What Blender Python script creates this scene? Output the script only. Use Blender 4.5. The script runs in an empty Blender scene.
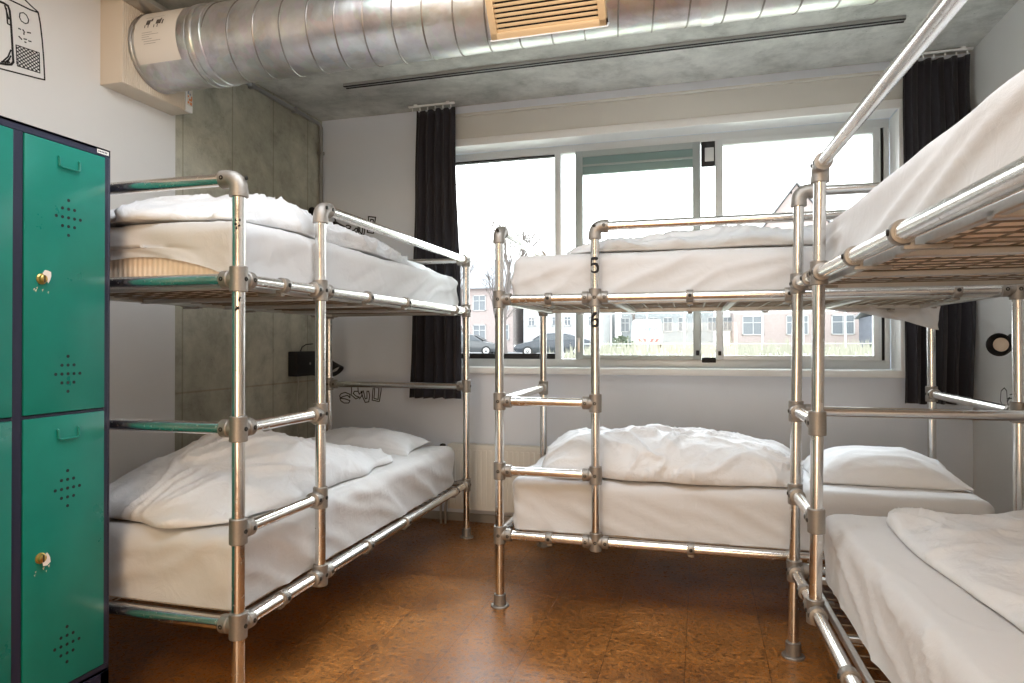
import bpy, bmesh, math, random
from math import sin, cos, pi, radians, sqrt, atan2
from mathutils import Vector, Matrix, noise, Quaternion
random.seed(7)
C = bpy.context.scene.collection
V = Vector

# ------------------------------------------------------------------ materials
MAT = {}
def mat(name, col=(.8, .8, .8), rough=.6, metal=0., **kw):
    if name in MAT: return MAT[name]
    m = bpy.data.materials.new(name); m.use_nodes = True
    b = m.node_tree.nodes['Principled BSDF']
    b.inputs['Base Color'].default_value = (*col, 1); b.inputs['Roughness'].default_value = rough
    b.inputs['Metallic'].default_value = metal
    for k, v in kw.items(): b.inputs[k.replace('_', ' ')].default_value = v
    MAT[name] = m
    return m
def nd(m, t, **kw):
    n = m.node_tree.nodes.new(t)
    for k, v in kw.items():
        if k in n.inputs: n.inputs[k].default_value = v
        else: setattr(n, k, v)
    return n
def lk(m, a, b): m.node_tree.links.new(a, b)
def bsdf(m): return m.node_tree.nodes['Principled BSDF']
def coords(m, scale=(1, 1, 1), rot=(0, 0, 0), kind='Object'):
    t = nd(m, 'ShaderNodeTexCoord'); mp = nd(m, 'ShaderNodeMapping')
    mp.inputs['Scale'].default_value = scale; mp.inputs['Rotation'].default_value = rot
    lk(m, t.outputs[kind], mp.inputs['Vector']); return mp.outputs['Vector']
def noi(m, vec, scale, detail=4, rough=.55, dist=0.):
    n = nd(m, 'ShaderNodeTexNoise', Scale=scale, Detail=detail, Roughness=rough, Distortion=dist)
    lk(m, vec, n.inputs['Vector']); return n.outputs['Fac']
def ramp(m, fac, stops):
    r = nd(m, 'ShaderNodeValToRGB'); lk(m, fac, r.inputs['Fac'])
    e = r.color_ramp.elements
    e[0].position, e[0].color = stops[0][0], (*stops[0][1], 1)
    e[1].position, e[1].color = stops[-1][0], (*stops[-1][1], 1)
    for p, c in stops[1:-1]:
        x = e.new(p); x.color = (*c, 1)
    return r.outputs['Color']
def mix(m, a, b, fac, mode='MULTIPLY'):
    n = nd(m, 'ShaderNodeMix', data_type='RGBA', blend_type=mode)
    def put(i, v):
        if isinstance(v, (tuple, list)): n.inputs[i].default_value = (*v, 1)
        elif isinstance(v, float): n.inputs[i].default_value = v
        else: lk(m, v, n.inputs[i])
    put(0, fac); put(6, a); put(7, b)
    return n.outputs[2]
def bump(m, h, strength=.3, dist=.01):
    n = nd(m, 'ShaderNodeBump', Strength=strength, Distance=dist)
    lk(m, h, n.inputs['Height']); lk(m, n.outputs['Normal'], bsdf(m).inputs['Normal'])
def math_(m, op, a, b=0.):
    n = nd(m, 'ShaderNodeMath', operation=op)
    for i, v in enumerate((a, b)):
        if isinstance(v, (int, float)): n.inputs[i].default_value = v
        else: lk(m, v, n.inputs[i])
    return n.outputs[0]

def plaster(name, col, rough=.75, var=.06):
    m = mat(name, col, rough); v = coords(m)
    f = noi(m, v, 1.3, 5); g = noi(m, v, 60, 3)
    lo = tuple(c * (1 - var) for c in col)
    lk(m, ramp(m, f, [(.3, lo), (.7, col)]), bsdf(m).inputs['Base Color'])
    bump(m, g, .12, .004); return m
WHITE = plaster('white_wall_paint', (.78, .775, .765))
GREYW = plaster('grey_white_wall_paint', (.74, .785, .86))
BEIGE = plaster('cream_board_paint', (.66, .645, .60))
TRIMW = mat('gloss_white_trim', (.86, .86, .85), .35)

def concrete(name, base, dark, light, scale=1., boards=0.):
    m = mat(name, base, .82); v = coords(m)
    f1 = noi(m, v, 1.1 * scale, 7, .62, .4); f2 = noi(m, v, 6 * scale, 8, .7, .2); f3 = noi(m, v, 90, 4, .6)
    c1 = ramp(m, f1, [(.28, dark), (.5, base), (.72, light)])
    c2 = ramp(m, f2, [(.32, (.60, .60, .58)), (.5, (.95, .95, .94)), (.66, (1.15, 1.15, 1.12))])
    c = mix(m, c1, c2, .8)
    # pits
    vo = nd(m, 'ShaderNodeTexVoronoi', Scale=16.); lk(m, v, vo.inputs['Vector'])
    pit = ramp(m, vo.outputs['Distance'], [(.03, (.45, .44, .42)), (.09, (1, 1, 1))])
    c = mix(m, c, pit, .7)
    if boards:
        sx = nd(m, 'ShaderNodeSeparateXYZ'); lk(m, v, sx.inputs[0])
        y = math_(m, 'MULTIPLY', sx.outputs['Y'], 1 / boards)
        fr = math_(m, 'FRACT', y); d = math_(m, 'ABSOLUTE', math_(m, 'SUBTRACT', fr, .5))
        line = ramp(m, d, [(.004, (.62, .61, .56)), (.02, (1, 1, 1))])
        c = mix(m, c, line, .8)
        fl = math_(m, 'FLOOR', y)
        wn = nd(m, 'ShaderNodeTexWhiteNoise', noise_dimensions='1D'); lk(m, fl, wn.inputs['W'])
        c = mix(m, c, ramp(m, wn.outputs['Value'], [(0, (.86, .86, .84)), (1, (1.08, 1.08, 1.05))]), 1.)
        # horizontal pour lines
        z = math_(m, 'ABSOLUTE', math_(m, 'SUBTRACT', sx.outputs['Z'], 1.02))
        c = mix(m, c, ramp(m, z, [(.001, (.6, .45, .36)), (.008, (1, 1, 1))]), .6)
    lk(m, c, bsdf(m).inputs['Base Color'])
    h = math_(m, 'ADD', math_(m, 'MULTIPLY', f2, .7), math_(m, 'MULTIPLY', f3, .3))
    bump(m, h, .5, .012); return m
CONC = concrete('board_marked_concrete', (.44, .425, .355), (.27, .26, .21), (.60, .58, .50), 1., .42)
CEILM = concrete('raw_concrete_ceiling', (.60, .60, .57), (.33, .33, .31), (.74, .74, .71), .9)

# floor: cork tiles
FLOOR = mat('brown_cork_tiles', (.3, .14, .05), .35)
def _floor():
    m = FLOOR; v = coords(m)
    br = nd(m, 'ShaderNodeTexBrick', Scale=1., offset=.5)
    br.inputs['Mortar Size'].default_value = .0016; br.inputs['Brick Width'].default_value = .97; br.inputs['Row Height'].default_value = .323
    br.inputs['Color1'].default_value = (.9, .9, .9, 1); br.inputs['Color2'].default_value = (1.06, 1.04, 1.0, 1); br.inputs['Mortar'].default_value = (.35, .3, .25, 1)
    mp = nd(m, 'ShaderNodeMapping'); mp.inputs['Rotation'].default_value = (0, 0, pi / 2); mp.inputs['Location'].default_value = (.11, .068, 0)
    lk(m, v, mp.inputs['Vector']); lk(m, mp.outputs[0], br.inputs['Vector'])
    f1 = noi(m, v, 2.2, 6, .6, .3); f2 = noi(m, v, 48, 6, .68, .9); f3 = noi(m, v, 140, 4, .7)
    c = ramp(m, f1, [(.3, (.17, .068, .019)), (.5, (.29, .125, .036)), (.72, (.43, .20, .066))])
    c = mix(m, c, ramp(m, f2, [(.38, (.26, .20, .15)), (.48, (.9, .88, .84)), (.62, (1.5, 1.4, 1.25))]), .85)
    c = mix(m, c, br.outputs['Color'], 1.)
    lk(m, c, bsdf(m).inputs['Base Color'])
    lk(m, ramp(m, f2, [(.3, (.38,) * 3), (.7, (.22,) * 3)]), bsdf(m).inputs['Roughness'])
    bump(m, math_(m, 'ADD', f2, math_(m, 'MULTIPLY', br.outputs['Fac'], -1.5)), .12, .004)
_floor()

def metal_mat(name, col, rough, spec=.1, scale=25, stretch=(1, 1, 1), metal=1.):
    m = mat(name, col, rough, metal); v = coords(m, stretch)
    f = noi(m, v, scale, 5, .6); g = noi(m, v, 4, 3)
    lk(m, ramp(m, f, [(.3, (max(rough - spec, .04),) * 3), (.7, (rough + spec,) * 3)]), bsdf(m).inputs['Roughness'])
    lk(m, ramp(m, g, [(.35, tuple(c * .86 for c in col)), (.65, col)]), bsdf(m).inputs['Base Color'])
    return m
TUBE = metal_mat('brushed_aluminium_tube', (.80, .785, .76), .22, .07, 60)
FIT = metal_mat('dull_cast_fitting', (.34, .315, .285), .5, .12, 120, metal=.75)
FRAMEM = metal_mat('galvanised_bed_frame', (.55, .54, .52), .42, .1, 50, metal=.85)
WIRE = mat('bed_mesh_wire', (.22, .17, .12), .5, .6)
SCREW = mat('dark_set_screw', (.03, .028, .025), .5, .5)
def _duct():
    m = mat('galvanised_duct_steel', (.6, .6, .6), .35, .92); v = coords(m)
    vo = nd(m, 'ShaderNodeTexVoronoi', Scale=22.); lk(m, v, vo.inputs['Vector'])
    f = noi(m, v, 3.5, 6, .65, .5); g = noi(m, v, 30, 5, .7)
    c = ramp(m, f, [(.3, (.36, .34, .32)), (.5, (.58, .57, .56)), (.7, (.72, .72, .72))])
    c = mix(m, c, vo.outputs['Color'], .06, 'OVERLAY')
    lk(m, c, bsdf(m).inputs['Base Color'])
    lk(m, ramp(m, g, [(.3, (.28,) * 3), (.7, (.46,) * 3)]), bsdf(m).inputs['Roughness'])
    # fine ribs along the duct
    w = nd(m, 'ShaderNodeTexWave', wave_type='BANDS', bands_direction='X', Scale=7.5); lk(m, v, w.inputs['Vector'])
    bump(m, math_(m, 'ADD', math_(m, 'MULTIPLY', w.outputs['Fac'], .25), g), .12, .006); return m
DUCT = _duct()

def fabric(name, col, rough=.85, sc=1., b=.25):
    m = mat(name, col, rough, Sheen_Weight=.25, Sheen_Roughness=.5); v = coords(m)
    f = noi(m, v, 9 * sc, 6, .6, .8); g = noi(m, v, 500, 2)
    h = math_(m, 'ADD', f, math_(m, 'MULTIPLY', g, .08))
    bump(m, h, b, .02); return m
SHEET = fabric('white_cotton_sheet', (.61, .605, .605), b=.2)
DUVET = fabric('white_duvet_cotton', (.69, .695, .705), sc=1.6, b=.45)
PILLOW = fabric('white_pillow_cotton', (.70, .705, .715), b=.2)
def _tick():
    m = mat('quilted_mattress_ticking', (.86, .72, .58), .8); v = coords(m)
    w = nd(m, 'ShaderNodeTexWave', wave_type='BANDS', bands_direction='X', Scale=14.); lk(m, v, w.inputs['Vector'])
    w2 = nd(m, 'ShaderNodeTexWave', wave_type='BANDS', bands_direction='Y', Scale=14.); lk(m, v, w2.inputs['Vector'])
    bump(m, math_(m, 'ADD', w.outputs['Fac'], w2.outputs['Fac']), .35, .006)
    return m
TICK = _tick()
def _curt():
    m = mat('black_curtain_cloth', (.017, .015, .021), .85, Sheen_Weight=.12); v = coords(m)
    bump(m, noi(m, v, 14, 5), .25, .01); return m
CURT = _curt()
GREEN = mat('teal_green_locker_paint', (.004, .20, .135), .33)
def _green():
    m = GREEN; v = coords(m); f = noi(m, v, 5, 5, .6); g = noi(m, v, 160, 3)
    lk(m, ramp(m, f, [(.3, (.003, .165, .128)), (.7, (.004, .20, .155))]), bsdf(m).inputs['Base Color'])
    lk(m, ramp(m, f, [(.3, (.26,) * 3), (.7, (.36,) * 3)]), bsdf(m).inputs['Roughness'])
    bump(m, g, .04, .002)
_green()
NAVY = mat('dark_navy_locker_paint', (.017, .020, .045), .35)
BLACK = mat('matt_black', (.006, .006, .007), .6)
INK = mat('black_marker_ink', (.012, .011, .011), .75)
BRASS = mat('worn_brass', (.62, .43, .14), .3, 1.)
ALU = mat('grey_window_aluminium', (.62, .64, .645), .4, .25)
ALUD = mat('greenish_sash_aluminium', (.36, .40, .395), .4, .3)
RADM = mat('cream_radiator_enamel', (.72, .70, .64), .35)
PAPER = mat('off_white_paper', (.72, .68, .62), .8)
TAN = mat('tan_register_paint', (.62, .44, .25), .45, .25)
WHITEP = mat('white_plastic', (.8, .8, .78), .4)
GREYP = mat('grey_conduit', (.28, .28, .27), .5, .3)
RUBBER = mat('black_rubber', (.02, .02, .02), .8)
GLASS = bpy.data.materials.new('window_glass'); GLASS.use_nodes = True
def _glass():
    nt = GLASS.node_tree; nt.nodes.clear()
    o = nt.nodes.new('ShaderNodeOutputMaterial'); t = nt.nodes.new('ShaderNodeBsdfTransparent'); g = nt.nodes.new('ShaderNodeBsdfGlossy')
    g.inputs['Roughness'].default_value = .02; t.inputs['Color'].default_value = (.97, .985, .98, 1)
    f = nt.nodes.new('ShaderNodeFresnel'); f.inputs['IOR'].default_value = 1.35
    mx = nt.nodes.new('ShaderNodeMixShader')
    nt.links.new(f.outputs[0], mx.inputs[0]); nt.links.new(t.outputs[0], mx.inputs[1]); nt.links.new(g.outputs[0], mx.inputs[2]); nt.links.new(mx.outputs[0], o.inputs[0])
_glass()

# ------------------------------------------------------------------ object helpers
def smooth_by_angle(me, ang=40):
    bm = bmesh.new(); bm.from_mesh(me); a = radians(ang)
    for f in bm.faces: f.smooth = True
    for e in bm.edges:
        e.smooth = not (len(e.link_faces) == 2 and e.calc_face_angle(0) > a)
    bm.to_mesh(me); bm.free()
def obj(name, bm, m, parent=None, ang=40, loc=None):
    if loc is not None:
        bmesh.ops.translate(bm, verts=bm.verts, vec=-V(loc))
    me = bpy.data.meshes.new(name); bm.to_mesh(me); bm.free()
    if m: me.materials.append(m)
    if ang: smooth_by_angle(me, ang)
    o = bpy.data.objects.new(name, me); C.objects.link(o)
    if loc is not None: o.location = loc
    if parent: o.parent = parent
    return o
def tag(o, label=None, cat=None, group=None, kind=None):
    if label: o['label'] = label
    if cat: o['category'] = cat
    if group: o['group'] = group
    if kind: o['kind'] = kind
    return o
def thing(name, label, cat, loc=(0, 0, 0), rotz=0, group=None):
    o = bpy.data.objects.new(name, None); C.objects.link(o); o.location = loc; o.rotation_euler = (0, 0, rotz)
    o.empty_display_size = .1
    return tag(o, label, cat, group)
def struct(name, bm, m, parent=None, ang=40):
    o = obj(name, bm, m, parent, ang)
    if not parent: o['kind'] = 'structure'
    return o
def box(bm, a, b, bev=0., seg=2):
    a, b = V(a), V(b); c = (a + b) / 2; s = b - a
    r = bmesh.ops.create_cube(bm, size=1, matrix=Matrix.Translation(c) @ Matrix.Diagonal((abs(s.x), abs(s.y), abs(s.z), 1)))
    if bev:
        es = list({e for v in r['verts'] for e in v.link_edges})
        bmesh.ops.bevel(bm, geom=es, offset=bev, segments=seg, profile=.6, affect='EDGES')
    return bm
def bx(a, b, bev=0., seg=2): return box(bmesh.new(), a, b, bev, seg)
def frame_of(d):
    d = V(d).normalized(); u = d.cross(V((0, 0, 1)))
    if u.length < 1e-4: u = V((1, 0, 0))
    u.normalize(); return d, u, d.cross(u)
def cyl(bm, p, q, r, r2=None, seg=24, caps=True):
    p, q = V(p), V(q); d, u, w = frame_of(q - p); r2 = r if r2 is None else r2
    R = []
    for c, rr in ((p, r), (q, r2)):
        R.append([bm.verts.new(c + (u * cos(2 * pi * i / seg) + w * sin(2 * pi * i / seg)) * rr) for i in range(seg)])
    for i in range(seg):
        j = (i + 1) % seg; bm.faces.new((R[0][i], R[1][i], R[1][j], R[0][j]))
    if caps:
        bm.faces.new(R[0]); bm.faces.new(R[1][::-1])
    return bm
def lathe(bm, p, axis, prof, seg=24):
    """prof: list of (distance along axis, radius)"""
    p = V(p); d, u, w = frame_of(axis); R = []
    for t, r in prof:
        R.append([bm.verts.new(p + d * t + (u * cos(2 * pi * i / seg) + w * sin(2 * pi * i / seg)) * max(r, 1e-5)) for i in range(seg)])
    for a, b in zip(R, R[1:]):
        for i in range(seg):
            j = (i + 1) % seg; bm.faces.new((a[i], b[i], b[j], a[j]))
    bm.faces.new(R[0]); bm.faces.new(R[-1][::-1]); return bm
def sweep(bm, pts, r, seg=10, closed=False):
    pts = [V(p) for p in pts]; n = len(pts); R = []; up = None
    for k, p in enumerate(pts):
        if closed: d = pts[(k + 1) % n] - pts[k - 1]
        else: d = pts[min(k + 1, n - 1)] - pts[max(k - 1, 0)]
        d.normalize()
        if up is None: _, u, _ = frame_of(d)
        else: u = up - d * up.dot(d); u.normalize()
        up = u; w = d.cross(u); rr = r[k] if isinstance(r, (list, tuple)) else r
        R.append([bm.verts.new(p + (u * cos(2 * pi * i / seg) + w * sin(2 * pi * i / seg)) * rr) for i in range(seg)])
    rng = range(n if closed else n - 1)
    for k in rng:
        a, b = R[k], R[(k + 1) % n]
        for i in range(seg):
            j = (i + 1) % seg; bm.faces.new((a[i], b[i], b[j], a[j]))
    if not closed: bm.faces.new(R[0]); bm.faces.new(R[-1][::-1])
    return bm
def poly(bm, pts, n=None, thick=0.):
    vs = [bm.verts.new(V(p)) for p in pts]; f = bm.faces.new(vs)
    if thick:
        r = bmesh.ops.extrude_face_region(bm, geom=[f]); nv = [x for x in r['geom'] if isinstance(x, bmesh.types.BMVert)]
        bmesh.ops.translate(bm, verts=nv, vec=V(n) * thick)
    return bm
def fixn(bm): bmesh.ops.recalc_face_normals(bm, faces=bm.faces); return bm

# ------------------------------------------------------------------ room shell
XL, XR, YF, YN, ZC = -2.86, 1.568, 4.60, -2.30, 3.05
CY0 = 3.089  # where the bare concrete starts on the left wall
struct('floor', bx((XL - .3, YN - .2, -.15), (XR + .3, YF + .4, 0)), FLOOR)
struct('ceiling', bx((XL - .3, YN - .2, ZC), (XR + .3, YF + .4, ZC + .25)), CEILM)
struct('wall_left', bx((XL - .3, YN - .2, 0), (XL, CY0, ZC)), WHITE)
struct('wall_left_concrete', bx((XL - .3, CY0, 0), (XL - .004, YF + .4, ZC)), CONC)
struct('wall_right', bx((XR, YN - .2, 0), (XR + .3, YF + .4, ZC)), WHITE)
WOODW = mat('warm_brown_panel_wall', (.50, .42, .34), .5)
struct('wall_near', bx((XL, YN - .2, 0), (XR, YN, ZC)), WOODW)
# far wall with the window opening
OX0, OX1, OZ0, OZ1 = -1.90, 1.19, 1.115, 2.77
bm = bmesh.new()
box(bm, (XL, YF, 0), (XR, YF + .4, OZ0)); box(bm, (XL, YF, OZ0), (OX0, YF + .4, OZ1)); box(bm, (OX1, YF, OZ0), (XR, YF + .4, OZ1)); box(bm, (XL, YF, OZ1), (XR, YF + .4, ZC))
struct('wall_far', bm, GREYW)
# boards above the window
struct('trim_1', bx((OX0 - .12, YF - .022, 2.80), (OX1 + .03, YF, 2.965), .004), BEIGE)
struct('trim_2', bx((OX0 - .12, YF - .035, 2.965), (OX1 + .03, YF, 2.985), .003), BEIGE)
struct('trim_3', bx((OX0 - .12, YF - .03, 2.745), (OX1 + .03, YF, 2.80), .004), TRIMW)
# right reveal lining
struct('trim_4', bx((OX1 - .012, YF - .02, OZ0), (OX1 + .03, YF + .2, 2.745), .003), TRIMW)
# window reveal lining at the top
struct('trim_5', bx((OX0, YF, OZ1 - .014), (OX1 - .012, YF + .19, OZ1)), TRIMW)
# sill
struct('window_sill', bx((OX0 - .02, YF - .045, 1.085), (OX1 + .03, YF + .2, 1.128), .004), TRIMW)
struct('shade_strip_far', bx((XL, YF - .012, 0), (XR, YF, .06), .003), mat('grey_shade_strip', (.34, .33, .32), .6))  # dark strip standing in for the shade where far wall meets floor

# ------------------------------------------------------------------ the window
YW = 4.80
def window():
    w = thing('window_1', 'wide grey aluminium window with a sliding sash in the middle', 'window', (0, YW, 0)); w['kind'] = 'structure'
    def P(name, a, b, m=ALU, par=w, bev=.003):
        o = obj(name, bx((a[0], a[1] - YW, a[2]), (b[0], b[1] - YW, b[2]), bev), m, par); return o
    y0, y1 = YW - .0, YW + .07
    z0, z1 = 1.128, 2.756; gz0, gz1 = 1.212, 2.685
    bm = bmesh.new()
    box(bm, (OX0, y0 - YW, z0), (OX1 - .012, y1 - YW, 1.185), .003); box(bm, (OX0, y0 - YW, 2.70), (OX1 - .012, y1 - YW, z1), .003)
    box(bm, (OX0, y0 - YW, 1.185), (OX0 + .06, y1 - YW, 2.70), .003); box(bm, (1.145, y0 - YW, 1.185), (OX1 - .012, y1 - YW, 2.70), .003)
    obj('window_frame', bm, ALU, w)
    P('seal', (1.122, y0 + .01, 1.185), (1.145, y1, 2.70), BLACK)
    P('mullion', (-1.035, y0 - .006, 1.185), (-.99, y1, 2.70))
    # left fixed pane
    bm = bmesh.new(); box(bm, (OX0 + .06, .012, 2.688), (-1.035, .055, 2.70)); box(bm, (OX0 + .06, .012, 1.185), (-1.035, .055, 1.225))
    obj('glazing_bead', bm, BLACK, w)
    P('glass_pane', (OX0 + .06, y0 + .03, 1.225), (-1.035, y0 + .036, 2.69), GLASS, bev=0)
    P('glass_pane', (-.99, y0 + .03, 1.185), (-.878, y0 + .036, 2.70), GLASS, bev=0)
    # centre sliding sash
    bm = bmesh.new(); a, b = -.878, .0
    box(bm, (a, -.02, 1.185), (a + .052, .03, 2.70), .003); box(bm, (b - .052, -.02, 1.185), (b, .03, 2.70), .003)
    box(bm, (a + .04, -.018, 1.185), (b - .04, .028, 1.215)); box(bm, (a + .04, -.018, 2.655), (b - .04, .028, 2.699))
    s = obj('sash', bm, ALUD, w)
    P('glass_pane', (a + .05, y0 + .002, 1.215), (b - .05, y0 + .008, 2.655), GLASS, s, 0)
    P('ventilation_slat', (a + .052, y0 - .012, 2.53), (b - .052, y0 + .02, 2.655), mat('sea_green_vent', (.20, .29, .275), .4, .2), s)
    P('ventilation_slat', (a + .052, y0 - .02, 2.585), (b - .052, y0 - .01, 2.60), ALUD, s)
    P('pull_handle', (a + .012, y0 - .045, 1.235), (a + .032, y0 - .02, 1.34), mat('steel_handle', (.6, .6, .6), .3, .9), s)
    P('latch', (b - .035, y0 - .04, 1.215), (b - .012, y0 - .02, 1.25), BLACK, s)
    P('glass_pane', (.0, y0 + .03, 1.185), (.10, y0 + .036, 2.70), GLASS, bev=0)
    P('vent_block', (.004, y0 - .004, 2.53), (.098, y0 + .028, 2.70), BLACK)
    P('vent_cover', (.03, y0 - .012, 2.56), (.09, y0 - .004, 2.655), ALU)
    P('track_stop', (.004, y0 - .01, 1.165), (.098, y0 + .03, 1.20), BLACK)
    bm = bmesh.new(); a, b = .098, 1.122
    box(bm, (a, -.02, 1.185), (a + .05, .03, 2.70), .003); box(bm, (b - .045, -.02, 1.185), (b, .03, 2.70), .003)
    box(bm, (a + .04, -.018, 1.185), (b - .04, .028, 1.215)); box(bm, (a + .04, -.018, 2.665), (b - .04, .028, 2.699))
    s = obj('sash', bm, ALU, w)
    P('glass_pane', (a + .048, y0 + .002, 1.215), (b - .043, y0 + .008, 2.665), GLASS, s, 0)
    P('latch', (a + .014, y0 - .04, 1.215), (a + .034, y0 - .02, 1.245), BLACK, s)
window()

# ------------------------------------------------------------------ curtains
def curtain(label, x0t, x1t, x0b, x1b, z0, z1, y, folds, seed):
    cx = (x0t + x1t) / 2
    bm = bmesh.new(); nu, nv = 150, 50; G = []
    for j in range(nv + 1):
        t = j / nv; row = []  # t=0 top
        xa = x0t + (x0b - x0t) * t + .02 * noise.noise(V((seed, t * 3, 0))); xb = x1t + (x1b - x1t) * t + .03 * noise.noise(V((seed + 5, t * 2.5, 0)))
        if seed > 15: xb = min(xb, XR - .012)
        for i in range(nu + 1):
            u = i / nu
            ph = u * folds * 2 * pi + 1.6 * noise.noise(V((u * 3, t * 1.2, seed)))
            amp = (.026 + .014 * noise.noise(V((u * 5, 3, seed)))) * (.55 + .6 * t)
            yy = y + amp * sin(ph) + .02 * noise.noise(V((u * 4, t * 4, seed + 2)))
            xx = xa + (xb - xa) * (u + .012 * sin(ph * 2 + 1))
            zz = z1 + (z0 - z1) * t + (.012 * noise.noise(V((u * 9, seed, 1))) if t > .9 else 0) - (.012 * abs(sin(u * pi * folds)) if t < .03 else 0)
            row.append(bm.verts.new((xx - cx, yy - y, zz - z1)))
        G.append(row)
    for j in range(nv):
        for i in range(nu): bm.faces.new((G[j][i], G[j][i + 1], G[j + 1][i + 1], G[j + 1][i]))
    o = obj('curtain', bm, CURT, None, 0, None); o.location = (cx, y, z1)
    for p in o.data.polygons: p.use_smooth = True
    md = o.modifiers.new('thickness', 'SOLIDIFY'); md.thickness = .003
    tag(o, label, 'curtain', 'black window curtains'); return o
curtain('long black curtain hanging left of the window above the left bunk', -2.0, -1.70, -2.06, -1.645, .905, 3.005, 4.475, 5, 3)
curtain('long black curtain hanging right of the window beside the right wall', 1.18, 1.53, 1.175, 1.55, .935, 3.005, 4.50, 5, 21)
def curtain_rail(label, x0, x1, y):
    t = thing('curtain_rail', label, 'curtain rail', ((x0 + x1) / 2, y, 3.03)); cx = (x0 + x1) / 2
    obj('rail', bx((x0 - cx, -.010, .000), (x1 - cx, .010, .012), .003), TRIMW, t)
    for k in range(2):
        xx = (x0 + (x1 - x0) * (.15 + .7 * k)) - cx
        obj('bracket', bx((xx - .012, -.009, .008), (xx + .012, .009, .022), .002), TRIMW, t)
    for k in range(6):
        xx = x0 + (x1 - x0) * (k + .5) / 6 - cx
        obj('glider', bx((xx - .004, -.004, -.026), (xx + .004, .004, -.006), .001), WHITEP, t)
curtain_rail('short white curtain rail on the ceiling above the left curtain', -2.06, -1.70, 4.475)
curtain_rail('short white curtain rail on the ceiling above the right curtain', 1.20, 1.55, 4.50)

# ------------------------------------------------------------------ ceiling track and conduits
t = thing('ceiling_track', 'long dark double-line track running across the concrete ceiling behind the duct', 'ceiling track', (-.4, 4.0, ZC))
obj('channel', bx((-1.91, -.028, -.016), (1.46, .028, .0), .002), mat('grey_track', (.36, .36, .35), .5, .3), t)
for s in (-1, 1): obj('groove', bx((-1.91, s * .017 - .006, -.020), (1.46, s * .017 + .006, -.015)), BLACK, t)
t = thing('conduit_pipe', 'thin grey conduit along the top of the concrete wall and down its corner', 'pipe', (-2.835, 4.5, 3.0))
bm = sweep(bmesh.new(), [(-2.835, 3.1, 3.0), (-2.835, 4.50, 3.0), (-2.835, 4.53, 2.995), (-2.835, 4.548, 2.975), (-2.835, 4.55, 2.94), (-2.835, 4.55, 1.15)], .014, 12)
bmesh.ops.translate(bm, verts=bm.verts, vec=-V((-2.835, 4.5, 3.0))); obj('tube', bm, GREYP, t)
for p in ((-2.835, 3.72, 3.0), (-2.835, 4.2, 3.0)):
    obj('clip', bx(V(p) - V((.022, .012, .02)) - V((-2.835, 4.5, 3.0)), V(p) + V((.018, .012, .02)) - V((-2.835, 4.5, 3.0)), .004), GREYP, t)
for z in (2.78, 1.9): obj('clip', bx((-.025, .03, z - 3.012), (.02, .07, z - 2.988), .004), GREYP, t)
o = obj('cable_tray', bx((XL + .14, 1.2, 2.985), (XL + .25, 2.83, 3.012), .004), mat('pale_steel_tray', (.55, .53, .50), .35, .7))
tag(o, 'pale metal cable tray under the ceiling running above the duct end', 'cable tray')

# ------------------------------------------------------------------ duct
DY, DZ, DR = 2.82, 2.81, .19
DX0, DX1 = -2.725, XR - .001
duct = thing('ventilation_duct', 'large round galvanised spiral ventilation duct across the ceiling', 'duct', (DX0, DY, DZ))
bm = bmesh.new(); cyl(bm, (0, 0, 0), (DX1 - DX0, 0, 0), DR, seg=64); obj('duct_tube', bm, DUCT, duct)
pts = []; L = DX1 - DX0; pitch = .142; N = int((L - .5) / pitch * 40)
for k in range(N):
    a = k / 40 * 2 * pi; pts.append((.44 + k / 40 * pitch, DR * cos(a) * -1, DR * sin(a) * 1.0))
obj('spiral_seam', sweep(bmesh.new(), pts, .0042, 6), mat('duct_seam_steel', (.30, .28, .26), .4, .9), duct)
def ring(x, w, dr, par=duct, name='collar_ring', m=DUCT):
    bm = bmesh.new(); lathe(bm, (x - w / 2, 0, 0), (1, 0, 0), [(0, DR - .01), (0, DR + dr * .6), (w * .15, DR + dr), (w * .85, DR + dr), (w, DR + dr * .6), (w, DR - .01)], 64)
    return obj(name, bm, m, par)
ring(.012, .016, .004); ring(.335, .014, .007); ring(.36, .03, .009); ring(.42, .016, .006)
# joint clamp on the right
r = ring(.03 - DX0, .05, .006, name='joint_clamp'); bm = bmesh.new(); box(bm, (.012 - DX0, -DR * .93 - .012, -DR * .42 - .02), (.044 - DX0, -DR * .93 + .012, -DR * .42 + .03), .003)
obj('clamp_bolt', bm, FRAMEM, duct)
# paper label wrapped on the duct's end
def patch(bm, x0, x1, a0, a1, r, n=24):
    A = []
    for k in range(n + 1):
        a = a0 + (a1 - a0) * k / n; A.append((bm.verts.new((x0, -r * cos(a), r * sin(a))), bm.verts.new((x1, -r * cos(a), r * sin(a)))))
    for p, q in zip(A, A[1:]): bm.faces.new((p[0], p[1], q[1], q[0]))
lb = bmesh.new(); patch(lb, .04, .29, radians(70), radians(-38), DR + .0022)
lab = obj('paper_label', lb, PAPER, duct)
ink = bmesh.new(); rr = DR + .0032
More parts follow.
